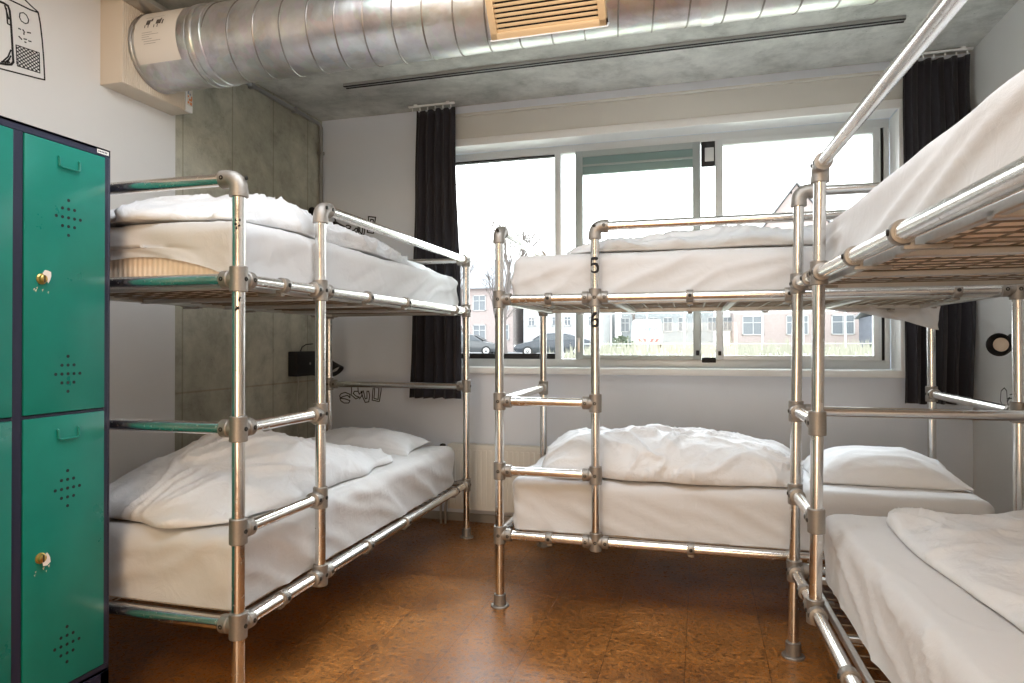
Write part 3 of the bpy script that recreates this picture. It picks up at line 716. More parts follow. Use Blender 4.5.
# numerals on the ladder post of the middle bunk
GLYPH = {'5': [(.36, .98), (-.30, .98), (-.36, .50), (-.12, .60), (.12, .58), (.34, .42), (.38, .22), (.26, .05), (.02, -.02), (-.22, .02), (-.38, .14)],
         '6': [(.20, 1.0), (-.02, .86), (-.24, .62), (-.36, .36), (-.34, .14), (-.16, 0), (.10, 0), (.32, .12), (.36, .30), (.24, .46), (.02, .50), (-.20, .42), (-.34, .26)]}
def numeral(ch, bunk, post, z, size, name='painted_numeral'):
    bm = bmesh.new(); R_ = TR + .0007; h = .5 * .016
    g = [V((x * size * .80, (y - .5) * size)) for x, y in GLYPH[ch]]
    pts = []
    for p, q in zip(g, g[1:]):
        n = max(2, int((q - p).length / .002)); pts += [p.lerp(q, k / n) for k in range(n)]
    pts.append(g[-1]); L_, R2 = [], []
    for k, p in enumerate(pts):
        d = (pts[min(k + 3, len(pts) - 1)] - pts[max(k - 3, 0)]).normalized(); n = V((-d.y, d.x))
        w = h * (.75 + .25 * sin(k * .13 + 1)) * min(1, .5 + k / 8, .5 + (len(pts) - 1 - k) / 8)
        for lst, sg in ((L_, 1), (R2, -1)):
            c = p + n * w * sg; a = c.x / R_; lst.append(bm.verts.new((R_ * sin(a), -R_ * cos(a), c.y)))
    M_ = []
    for k, p in enumerate(pts): a = p.x / R_; M_.append(bm.verts.new((R_ * sin(a), -R_ * cos(a), p.y)))
    for k in range(len(pts) - 1):
        bm.faces.new((L_[k], L_[k + 1], M_[k + 1], M_[k])); bm.faces.new((M_[k], M_[k + 1], R2[k + 1], R2[k]))
    o = obj(name, bm, INK, post, 0); o.location = V((0, 0, z)); return o
numeral('5', bunkM, bunkM.ladpost, 1.672 - bunkM.z1, .066)['label'] = 'black numeral 5'
numeral('6', bunkM, bunkM.ladpost, 1.415 - bunkM.z1, .066)['label'] = 'black numeral 6'
# worn ink marks on the near post of the left bunk
def ink_marks(post, z, ang0, seed):
    rnd = random.Random(seed); bm = bmesh.new(); R_ = TR + .0006
    for k in range(5):
        a = ang0 + rnd.uniform(-.35, .35); zz = z + rnd.uniform(-.022, .022); w = rnd.uniform(.10, .22); h = rnd.uniform(.004, .009)
        n = 5; pts = []
        for i in range(n + 1):
            aa = a - w + 2 * w * i / n; pts.append(V((R_ * cos(aa), R_ * sin(aa), zz + h * (1 - abs(2 * i / n - 1)) + rnd.uniform(0, .002))))
        for i in range(n, -1, -1):
            aa = a - w + 2 * w * i / n; pts.append(V((R_ * cos(aa), R_ * sin(aa), zz - h * (1 - abs(2 * i / n - 1)) * .8 - .001)))
        for i in range(n):
            poly(bm, [pts[i], pts[i + 1], pts[2 * n + 1 - i - 1], pts[2 * n + 1 - i]])
    obj('ink_mark', fixn(bm), INK, post, 0)['label'] = 'worn black numeral remains'
postL = [c for c in bunkL.t.children if c.name.startswith('post')][0]
ink_marks(postL, 1.70, radians(208), 1); ink_marks(postL, 1.435, radians(212), 2)

# ------------------------------------------------------------------ bedding
def nz(*p): return noise.noise(V(p))
def ridge(x, y, s): return 1 - abs(noise.noise(V((x, y, s)))) * 2.2
def mattress(bunk, z, h, label, group, x0=.05, x1=None, y0=.03, y1=None, seed=0, hem=None, fold=.006, side_amp=.006, long=False):
    L, W = bunk.L, bunk.W; x1 = x1 or L - .07; y1 = y1 or W - .06
    hx, hy = (x1 - x0) / 2, (y1 - y0) / 2; cx, cy = (x0 + x1) / 2, (y0 + y1) / 2
    o0 = bunk.P(cx, cy, z)
    M = bunk.t.matrix_basis if False else (Matrix.Translation(bunk.t.location) @ Matrix.Rotation(bunk.t.rotation_euler.z, 4, 'Z'))
    def shell(inset, r, depth, zt, nx, ny, wr, closed):
        a, b = hx - inset, hy - inset; bm = bmesh.new()
        D = (pi / 2 * r) + (depth - r)
        # param coordinates with dense sampling at edges
        def axis(hh, n):
            core = hh - r; m = 16; out = [-(core + D * (1 - k / m)) for k in range(m)]
            out += [-core + 2 * core * k / n for k in range(n + 1)]; out += [core + D * (k + 1) / m for k in range(m)]
            return out
        PX, PY = axis(a, nx), axis(b, ny); G = []
        for py in PY:
            row = []
            for px in PX:
                qx, qy = max(-a + r, min(a - r, px)), max(-b + r, min(b - r, py)); ox, oy = px - qx, py - qy
                d = sqrt(ox * ox + oy * oy)
                if abs(ox) > 1e-9 and abs(oy) > 1e-9: # corners: square-ish metric
                    d = max(abs(ox), abs(oy)) 
                dr = V((ox, oy)); dr = dr.normalized() if dr.length > 1e-9 else V((0, 0))
                d = min(d, D)
                if d < pi / 2 * r:
                    th = d / r; off = r * sin(th); zz = zt - r * (1 - cos(th)); nrm = V((dr.x * sin(th), dr.y * sin(th), cos(th)))
                else:
                    off = r; zz = zt - r - (d - pi / 2 * r); nrm = V((dr.x, dr.y, 0))
                p = V((qx + dr.x * off, qy + dr.y * off, zz))
                if wr: p += nrm * wr(p, nrm, d, D) + (V((0, 0, 1)) * hem(px, py, a, b) if hem and d > D * .5 else V((0, 0, 0))) * (max(0, (d / D - .5)) * 2) ** .8
                row.append(bm.verts.new(p))
            G.append(row)
        for j in range(len(PY) - 1):
            for i in range(len(PX) - 1):
                bm.faces.new((G[j][i], G[j][i + 1], G[j + 1][i + 1], G[j + 1][i]))
        if closed:
            bnd = [G[0][i] for i in range(len(PX))] + [G[j][-1] for j in range(1, len(PY))] + [G[-1][i] for i in range(len(PX) - 2, -1, -1)] + [G[j][0] for j in range(len(PY) - 2, 0, -1)]
            bm.faces.new(bnd[::-1])
        bmesh.ops.remove_doubles(bm, verts=bm.verts, dist=.0004)
        return bm
    def wr(p, n, d, D):
        s = seed * 3.7; v = .0
        crown = .012 * (1 - (p.x / hx) ** 2) * (1 - (p.y / hy) ** 2) if n.z > .5 else 0
        # soft long folds on top
        v += .0035 * nz(p.x * 3 + s, p.y * 5, p.z * 5 + s) * 2
        if n.z < .9:  # sides: slanting tension folds that start at the corners
            along = p.x if abs(n.y) > abs(n.x) else p.y
            if long and abs(n.y) > abs(n.x):
                return .016 * (max(0, 1 - abs(noise.noise(V((along * .9 + 2, p.z * 9 - along * 1.3 + .4 * nz(along * 2, p.z * 4, s), s)))) * 2.4) ** 1.5 - .35) * min(1, d / D * 2.) + .003 * nz(along * 8, p.z * 8, s)
            q = along * 1.0 - p.z * 2.2 * (1 if sin(s) > 0 else -1)
            v += side_amp * 1.7 * (max(0, ridge(q * 3.1 + s + .6 * nz(p.x * 3, p.y * 3, s), p.z * 2.5, s)) ** 1.6 - .4) + side_amp * .7 * nz(q * 9, p.z * 7, s + 2)
            cr = max(0, 1 - (hx - abs(p.x)) / .35) if abs(n.y) > abs(n.x) else max(0, 1 - (hy - abs(p.y)) / .3)
            v += cr * min(side_amp, .006) * .6 * sin(along * 38 + 6 * nz(p.x * 5, p.z * 7, s)) * min(1, d / D * 1.5)
        else:
            v += fold * max(0, ridge(p.x * 2.2 + .8 * nz(p.x * 4, p.y * 4, s), p.y * 6.5, s + 9) - .72) * 2
        return max(v, -.006) + crown
    core = shell(.020, .045, h - .010, h - .016, 40, 20, None, True)
    me = bpy.data.meshes.new('mattress'); fixn(core); core.to_mesh(me); core.free(); me.materials.append(TICK)
    for p in me.polygons: p.use_smooth = len(p.vertices) < 5
    o = bpy.data.objects.new('mattress', me); C.objects.link(o)
    o.matrix_basis = M @ Matrix.Translation(o0)
    tag(o, label, 'mattress', group)
    bs = shell(0, .05, h - .002, h, 170, 70, wr, False)
    s_ = obj('fitted_sheet', fixn(bs), SHEET, o, 0)
    for p in s_.data.polygons: p.use_smooth = True
    s_['label'] = 'white cotton fitted sheet'
    return o
Mz = lambda z: z
GRP = 'mattresses in white fitted sheets'
def hemL(px, py, a, b):  # near end of the upper left mattress: the sheet rides up in an arch and shows the ticking
    if px < -a + .06:
        t = (py + .02) / .38; return .075 * max(0, 1 - t * t) + .012
    return .004 + .008 * max(0, nz(px * 3, py * 3, 1))
hem0 = lambda px, py, a, b: .004 + .010 * max(0, nz(px * 3, py * 3, 5))
hemR = lambda px, py, a, b: .002 + (.03 * max(0, nz(px * 2.5 + 3, py, 7)) if py < 0 else 0)
mattress(bunkL, bunkL.z1 + .012, .262, 'lower left bunk mattress in a white sheet, next to the lockers', GRP, x0=.055, x1=2.22, y0=.045, y1=.965, seed=1, hem=hem0, side_amp=.009)
mattress(bunkL, bunkL.z2 + .010, .212, 'upper left bunk mattress with the sheet riding up at its near end', GRP, x0=.055, x1=2.275, y0=.035, y1=.965, seed=2, hem=hemL, side_amp=.007)
mattress(bunkM, bunkM.z1 + .012, .262, 'lower mattress in a white sheet on the bunk under the window', GRP, x0=.045, x1=2.16, y0=.05, y1=.96, seed=3, hem=hem0, side_amp=.006)
mattress(bunkM, bunkM.z2 + .010, .212, 'upper mattress in a white sheet on the bunk in front of the window', GRP, x0=.045, x1=2.16, y0=.05, y1=.96, seed=4, hem=hem0, side_amp=.008)
mattress(bunkR, bunkR.z1 + .012, .262, 'lower right bunk mattress with a wide creased white sheet', GRP, x0=.10, x1=2.19, y0=.085, y1=.955, seed=5, hem=hemR, side_amp=.009)
mattress(bunkR, bunkR.z2 + .010, .215, 'upper right bunk mattress seen from below with big soft sheet folds', GRP, x0=.085, x1=2.19, y0=.06, y1=.955, seed=6, hem=hemR, side_amp=.006, long=True)

def crease(bm, z0, s, amp, freq=1.):
    # cloth creases pushed along the surface normal, sharp ridges running mostly across the fall of the cloth
    bm.normal_update(); mv = []
    for v in bm.verts:
        p = v.co
        if v.normal.z < -.3 or p.z < z0 + .002: mv.append(0); continue
        q = V((p.x * 2.5, p.y * 2.7, p.z * 3.6)) * freq
        wv = noise.noise_vector(q * .8 + V((s, 0, s))) * .9
        a = q * 1.1 + wv * 1.1
        r1 = 1 - abs(noise.noise(V((a.x * 1.2 + a.y * .7, a.y * 2.1 - a.x * .5, a.z * 1.1 + s)))) * 2.6
        b = q * 2.4 + wv * 1.6
        r2 = 1 - abs(noise.noise(V((b.x * .8 - b.y * 1.4, b.y * .9 + b.x, b.z + s * 2)))) * 2.6
        mask = .35 + .9 * max(0, noise.noise(q * .55 + V((s * 3, 1, 2))) + .35)
        mv.append(amp * mask * (1.25 * max(0, r1) ** 2.2 + .28 * max(0, r2) ** 2. - .35))
    for v, m_ in zip(bm.verts, mv):
        if m_: 
            n = v.normal; k = min(1, (v.co.z - z0) / .03); v.co += n * m_ * k
            if v.co.z < z0 + .002: v.co.z = z0 + .002
def duvet(bunk, z, x0, x1, y0, y1, H, label, seed, prof=None, nx=150, ny=100, wob=.04, amp=.018, rot=0., group='rumpled white duvets', pw=3.2, freq=1.):
    """a lofty folded duvet lying on a mattress: rounded outline, swelling height, ridged creases"""
    cx, cy = (x0 + x1) / 2, (y0 + y1) / 2; hx, hy = (x1 - x0) / 2, (y1 - y0) / 2
    bm = bmesh.new(); top, bot = [], []; s = seed * 5.3
    for j in range(ny + 1):
        ra, rb = [], []
        for i in range(nx + 1):
            u, v = -cos(pi * i / nx) * .35 + (2 * i / nx - 1) * .65, -cos(pi * j / ny) * .35 + (2 * j / ny - 1) * .65
            # squircle-ish outline with wobble
            kx = sqrt(max(0, 1 - .16 * v ** 6)); ky = sqrt(max(0, 1 - .16 * u ** 6))
            x = cx + hx * u * kx; y = cy + hy * v * ky
            x += wob * u * abs(u) * nz(v * 1.7 + s, 2.2, s) * 1.3; y += wob * v * abs(v) * nz(u * 2.6 + s, 7.7, s) * 1.3
            e = (1 - abs(u) ** pw) ** .5 if abs(u) < 1 else 0; f = (1 - abs(v) ** pw) ** .5 if abs(v) < 1 else 0
            ef = e * f
            h = H * (prof(u, v) if prof else 1.)
            h *= (1 + .22 * nz(x * 2.1 + s, y * 2.6, s) + .10 * nz(x * 5 + s, y * 5, s + 3))
            wx, wy = x + .12 * nz(x * 3, y * 3, s + 1), y + .12 * nz(x * 3 + 9, y * 3, s + 1)
            a1, a2 = (wx * .8 + wy * .6), (-wx * .6 + wy * .8)
            w = max(0, ridge(a1 * 2.3 * freq, a2 * 6.5 * freq, s + 4) - .55) * 1.0 + max(0, ridge(a2 * 3.1 * freq, a1 * 8 * freq, s + 6) - .6) * .7
            w2 = max(0, ridge(a1 * 6 * freq, a2 * 15 * freq, s + 8) - .5) * .35
            dz = amp * (w * .5 - .1) 
            zt = z + max(.0, h * ef + dz * ef ** .5)
            ra.append(bm.verts.new((x, y, zt + .004)))
            lift = .010 * max(0, nz(u * 6 + s, v * 6, s)) * (1 - ef)
            rb.append(ra[-1] if i in (0, nx) or j in (0, ny) else bm.verts.new((x, y, z + .001)))
        top.append(ra); bot.append(rb)
    for j in range(ny):
        for i in range(nx):
            bm.faces.new((top[j][i], top[j][i + 1], top[j + 1][i + 1], top[j + 1][i]))
            fs = (bot[j][i], bot[j + 1][i], bot[j + 1][i + 1], bot[j][i + 1])
            try: bm.faces.new(fs)
            except ValueError: pass
    crease(bm, z, s, amp, freq)
    piv = V((cx, cy, z)); bmesh.ops.translate(bm, verts=bm.verts, vec=-piv)
    me = bpy.data.meshes.new('duvet'); bm.to_mesh(me); bm.free(); me.materials.append(DUVET)
    for p in me.polygons: p.use_smooth = True
    o = bpy.data.objects.new('duvet', me); C.objects.link(o)
    M = Matrix.Translation(bunk.t.location) @ Matrix.Rotation(bunk.t.rotation_euler.z, 4, 'Z')
    o.matrix_basis = M @ Matrix.Translation(V((cx + bunk.lean[0] * z, cy + bunk.lean[1] * z, z))) @ Matrix.Rotation(rot, 4, 'Z')
    tag(o, label, 'duvet', group); return o
zt1 = .354 + .012 + .262 + .012
zt2 = 1.519 + .010 + .212 + .012
def pL(u, v):   # u -1 near end .. 1 far end ; v -1 front .. 1 wall
    a = (.62 + .55 * math.exp(-((u + .05) / .55) ** 2)) * (1.0 - .35 * max(0, u)); return a * (.80 + .30 * (v * .5 + .5))
duvet(bunkL, zt1, .08, 1.67, .13, .95, .185, 'rumpled white duvet bunched on the lower left bunk', 1, pL, wob=.07, amp=.022)
def pLU(u, v): return .75 + .45 * math.exp(-((u + .55) / .4) ** 2) - .25 * max(0, v)
duvet(bunkL, zt2, .08, 1.77, .09,    .93, .155, 'crumpled white duvet along the upper left bunk', 2, pLU, wob=.05, amp=.03, freq=1.2)
def pM(u, v): return .92 + .16 * math.exp(-((u + .72) / .22) ** 2) + .05 * cos(u * 5)
duvet(bunkM, zt1, .17, 1.42, .06, .78, .20, 'thick folded white duvet on the lower bunk under the window', 3, pM, wob=.05, amp=.026, freq=1.3, pw=3.6)
def pMU(u, v): return .55 + .40 * (u * .5 + .5) 
duvet(bunkM, zt2, .30, 1.95, .12, .92, .125, 'flat white duvet on the upper bunk before the window', 4, pMU, wob=.05, amp=.030, freq=1.2)
duvet(bunkR, zt1, .16, 2.12, .265, .95, .05, 'smooth white duvet spread over the lower right bunk', 5, None, wob=.035, amp=.032, pw=8, rot=radians(2.2), freq=.9)
duvet(bunkR, 1.55 + .010 + .215 + .012, .35, 2.05, .28, .90, .09, 'white duvet lying on top of the upper right bunk', 6, None, wob=.04, amp=.02)

def pillow(bunk, x, y, z, w, d, T, label, rot, tilt=(0, 0), seed=0):
    bm = bmesh.new(); n, m_ = 64, 44; top, bot = [], []
    for j in range(m_ + 1):
        ra, rb = [], []
        for i in range(n + 1):
            u, v = sin((i / n - .5) * pi), sin((j / m_ - .5) * pi)
            pin = 1 - .10 * (1 - abs(u) ** 2) * abs(v) ** 4; pin2 = 1 - .08 * (1 - abs(v) ** 2) * abs(u) ** 4
            X, Y = u * w / 2 * pin2, v * d / 2 * pin
            e = max(0, (1 - abs(u) ** 2.4)) ** .62 * max(0, (1 - abs(v) ** 2.2)) ** .62
            k = 1 + .12 * nz(u * 1.6 + seed, v * 1.6, seed); ang = atan2(v, u)
            wr = .006 * max(0, ridge(u * 2.4 + .4 * nz(u * 3, v * 3, seed), v * 5.5, seed + 2) - .5) + .004 * sin(ang * 14 + seed) * (abs(u) ** 3 + abs(v) ** 3) * .6
            h = T * e * k
            ra.append(bm.verts.new((X, Y, h * .68 + wr * e ** .3 + .01)))
            rb.append(ra[-1] if i in (0, n) or j in (0, m_) else bm.verts.new((X, Y, max(-.0, .01 - h * .32))))
        top.append(ra); bot.append(rb)
    for j in range(m_):
        for i in range(n):
            bm.faces.new((top[j][i], top[j][i + 1], top[j + 1][i + 1], top[j + 1][i]))
            try: bm.faces.new((bot[j][i], bot[j + 1][i], bot[j + 1][i + 1], bot[j][i + 1]))
            except ValueError: pass
    bmesh.ops.remove_doubles(bm, verts=bm.verts, dist=.0003)
    crease(bm, .0, seed * 2.2, .010, 1.1)
    o = obj('pillow', fixn(bm), PILLOW, None, 0)
    for p in o.data.polygons: p.use_smooth = True
    M = Matrix.Translation(bunk.t.location) @ Matrix.Rotation(bunk.t.rotation_euler.z, 4, 'Z')
    o.matrix_basis = M @ Matrix.Translation(V((x + bunk.lean[0] * z, y + bunk.lean[1] * z, z))) @ Matrix.Rotation(rot, 4, 'Z') @ Matrix.Rotation(tilt[0], 4, 'X') @ Matrix.Rotation(tilt[1], 4, 'Y')
    tag(o, label, 'pillow', 'white bed pillows'); return o
pillow(bunkL, 1.90, .56, zt1 - .004, .42, .78, .17, 'white pillow on the lower left bunk beyond its duvet', radians(4), (0, radians(-3)), 1)
pillow(bunkL, 1.985, .50, zt2 - .004, .42, .74, .13, 'white pillow at the far end of the upper left bunk', 0, (0, 0), 2)
pillow(bunkM, 1.80, .46, zt1 - .004, .68, .50, .20, 'plump white pillow on the lower bunk at the right of the window', radians(-2), (0, 0), 3)
# loose sheet corner hanging down behind the upper bunk by the window
bm = bmesh.new(); G = []
for j in range(25):
    row = []
    for i in range(41):
        u, v = i / 40, j / 24; x = .60 + u * .66; d = (.03 + .13 * u ** 1.5) * v
        row.append(bm.verts.new((x + .02 * nz(u * 4, v * 3, 1), 4.155 + .03 * nz(u * 7, v * 2, 2) + .01 * sin(u * 40) * v, 1.53 - d + .012 * nz(u * 6, v * 5, 5))))
    G.append(row)
for j in range(24):
    for i in range(40): bm.faces.new((G[j][i], G[j][i + 1], G[j + 1][i + 1], G[j + 1][i]))
mU = [o for o in bpy.data.objects if o.name.startswith('mattress') and o.get('label', '').startswith('upper mattress in a white')][0]
bmesh.ops.transform(bm, verts=bm.verts, matrix=mU.matrix_basis.inverted())
o = obj('hanging_sheet_corner', bm, SHEET, mU, 0)
for p in o.data.polygons: p.use_smooth = True

# ------------------------------------------------------------------ outside
GZ = .50
def pale(name, col, rough=.9, sc=3., var=.12):
    m = mat(name, col, rough); v = coords(m); f = noi(m, v, sc, 5)
    lk(m, ramp(m, f, [(.3, tuple(c * (1 - var) for c in col)), (.7, tuple(min(1, c * (1 + var)) for c in col))]), bsdf(m).inputs['Base Color']); return m
ROAD = pale('pale_asphalt', (.21, .21, .215), sc=.4); GRASS = pale('dry_grass_ground', (.29, .29, .235), sc=1.2, var=.3)
def brick(name, c1, c2, mo):
    m = mat(name, c1, .9); v = coords(m, (1, 1, 1), (pi / 2, 0, 0)); b = nd(m, 'ShaderNodeTexBrick', Scale=4.)
    b.inputs['Color1'].default_value = (*c1, 1); b.inputs['Color2'].default_value = (*c2, 1); b.inputs['Mortar'].default_value = (*mo, 1)
    lk(m, v, b.inputs['Vector']); lk(m, b.outputs['Color'], bsdf(m).inputs['Base Color']); return m
BR1 = brick('red_brick', (.40, .19, .14), (.46, .24, .18), (.5, .42, .38)); BR2 = brick('pale_red_brick', (.36, .285, .27), (.40, .325, .31), (.44, .42, .41))
RENDERW = pale('white_render', (.46, .465, .47)); ROOFM = pale('grey_roof_tiles', (.34, .35, .37)); DGLASS = mat('dark_window_glass', (.17, .19, .21), .2); WPAINT = mat('white_window_paint', (.5, .5, .5), .5)
bm = bmesh.new(); gx = [-70 + k * 4 for k in range(46)]; gy = [5.0, 7, 9, 12, 15, 18, 21, 24, 27, 30, 34, 38, 42, 46, 50, 54, 60, 80, 120]
def gz(x, y):
    m = max(0, min(1, (x + 7) / 3)); n_ = max(0, min(1, (y - 16) / 10)); return GZ + .42 * m * n_ + .04 * nz(x * .3, y * .3, 1) * m
G = [[bm.verts.new((x, y, gz(x, y))) for x in gx] for y in gy]
for j in range(len(gy) - 1):
    for i in range(len(gx) - 1): bm.faces.new((G[j][i], G[j][i + 1], G[j + 1][i + 1], G[j + 1][i]))
gr = struct('ground', bm, GRASS)
bm = bmesh.new(); box(bm, (-70, 5.1, GZ - .1), (-7.2, 120, GZ + .015)); struct('street', bm, ROAD)

def building(label, x0, x1, y, h, wm, roof=None, wins=(), depth=9, zb=GZ, gable=None, doors=()):
    cx = (x0 + x1) / 2; t = thing('building', label, 'building', (cx, y, zb)); H = h - zb; hw = (x1 - x0) / 2
    bm = bmesh.new()
    if gable:  # gable facing the room: peak height above eaves
        for yy, fl in ((0, 1), (depth, -1)):
            poly(bm, [(-hw, yy, 0), (hw, yy, 0), (hw, yy, H), (0, yy, H + gable), (-hw, yy, H)][::fl])
        poly(bm, [(-hw, 0, 0), (-hw, 0, H), (-hw, depth, H), (-hw, depth, 0)]); poly(bm, [(hw, 0, 0), (hw, depth, 0), (hw, depth, H), (hw, 0, H)])
        obj('wall', bm, wm, t, 0)
        b = bmesh.new()
        for sg in (-1, 1):
            poly(b, [(sg * (hw + .3), -.3, H - .25), (0, -.3, H + gable + .12), (0, depth + .3, H + gable + .12), (sg * (hw + .3), depth + .3, H - .25)], (0, 0, 1), .18)
        obj('roof', fixn(b), ROOFM, t, 0)
        b = bmesh.new(); box(b, (-.45, depth * .35, H + gable - .6), (.45, depth * .35 + .9, H + gable + 1.1)); obj('chimney', b, BR2, t, 0)
    else:
        box(bm, (-hw, 0, 0), (hw, depth, H)); obj('wall', bm, wm, t, 0)
        if roof:
            b = bmesh.new()
            for yy, fl in ((-.4, 1),):
                poly(b, [(-hw - .3, -.4, H - .1), (hw + .3, -.4, H - .1), (hw + .3, depth * .45, H + roof), (-hw - .3, depth * .45, H + roof)], (0, 0, 1), .15)
                poly(b, [(-hw - .3, depth + .4, H - .1), (-hw - .3, depth * .45, H + roof), (hw + .3, depth * .45, H + roof), (hw + .3, depth + .4, H - .1)], (0, 0, 1), .15)
            obj('roof', fixn(b), ROOFM, t, 0)
            b = bmesh.new(); box(b, (hw * .3, depth * .4, H + roof * .6), (hw * .3 + 1.2, depth * .4 + .9, H + roof + 1.)); obj('chimney', b, BR2, t, 0)
    for (wx, wz, ww, wh) in wins:
        b = bmesh.new(); f = .08
        box(b, (wx - cx - ww / 2, -.08, wz - zb), (wx - cx - ww / 2 + f, .02, wz + wh - zb)); box(b, (wx - cx + ww / 2 - f, -.08, wz - zb), (wx - cx + ww / 2, .02, wz + wh - zb))
        box(b, (wx - cx - ww / 2, -.08, wz - zb), (wx - cx + ww / 2, .02, wz + f - zb)); box(b, (wx - cx - ww / 2, -.08, wz + wh - f - zb), (wx - cx + ww / 2, .02, wz + wh - zb))
        box(b, (wx - cx - .03, -.07, wz - zb), (wx - cx + .03, .02, wz + wh - zb)); box(b, (wx - cx - ww / 2, -.07, wz + wh * .62 - zb), (wx - cx + ww / 2, .02, wz + wh * .62 + .06 - zb))
        w = obj('window', b, WPAINT, t, 0)
        b = bmesh.new(); box(b, (wx - cx - ww / 2 + f, -.03, wz + f - zb), (wx - cx + ww / 2 - f, .01, wz + wh - f - zb)); obj('pane', b, DGLASS, w, 0)
    return t
def rows(x0, x1, n, zs, w, h): return [(x0 + (x1 - x0) * k / (n - 1), z, w, h) for k in range(n) for z in zs]
building('red brick terraced house with white windows beyond the parked cars at far left', -31, -17.0, 60, 6.6, BR2, 3.0, rows(-29.5, -18, 6, (1.6, 4.4), 1.3, 1.5))
building('white rendered house with rows of small windows behind the dark parked car', -16.1, -8.6, 60.5, 6.4, RENDERW, 3.2, rows(-15.3, -9.6, 6, (2.9, 4.9), .7, .9))
building('long pale building behind the white van', -7.6, 1.2, 66, 5.2, pale('pale_grey_cladding', (.34, .365, .38)), None, rows(-7.2, 2.4, 8, (2.4,), .9, 1.4))
building('brick house with a steep gable seen right of the sliding sash', 2.8, 13.2, 62, 8.0, BR2, None, rows(4.4, 11.6, 3, (2.0, 5.2), 1.8, 1.7), gable=7.0)
building('small grey shed beyond the dry grass at far right', 12.2, 16.6, 50, 3.3, pale('slate_grey_boards', (.15, .165, .20)), .8, ())

def tree(label, x, y, H, seed, spread=.5, depth=5):
    rnd = random.Random(seed); t = thing('bare_tree', label, 'tree', (x, y, gz(x, y)), group='leafless street trees')
    bm = bmesh.new(); tr = bmesh.new()
    def grow(bmx, p, d, l, r, k):
        mid = p + d * l * .5 + V((rnd.uniform(-1, 1), rnd.uniform(-1, 1), 0)) * l * .06; q = p + d * l
        sweep(bmx, [p, mid, q], [r, r * .82, r * .65], 5 if k < 3 else 4)
        if k == 0: return
        for _ in range(3 if k > 1 else 4):
            nd_ = (d + V((rnd.uniform(-1, 1), rnd.uniform(-1, 1), rnd.uniform(-.2, .7))) * spread).normalized()
            grow(bm, q if rnd.random() < .6 else mid, nd_, l * rnd.uniform(.6, .8), r * .6, k - 1)
    grow(tr, V((0, 0, 0)), V((0, 0, 1)), H * .30, H * .018, depth)
    BARK = mat('pale_bark', (.15, .13, .12), .9)
    obj('trunk', tr, BARK, t, 0); o = obj('branches', bm, BARK, t, 0)
tree('tall bare tree standing left of the upper bunk post', -13.6, 46, 11.5, 1, .45)
tree('bare tree at the left window edge near the small parked car', -17.2, 47, 9.0, 2, .55)
tree('bushy bare tree in front of the brick terrace', -15.5, 50, 8.0, 5, .6)
tree('bare tree rising behind the white van', -5.6, 58, 9.5, 9, .5)

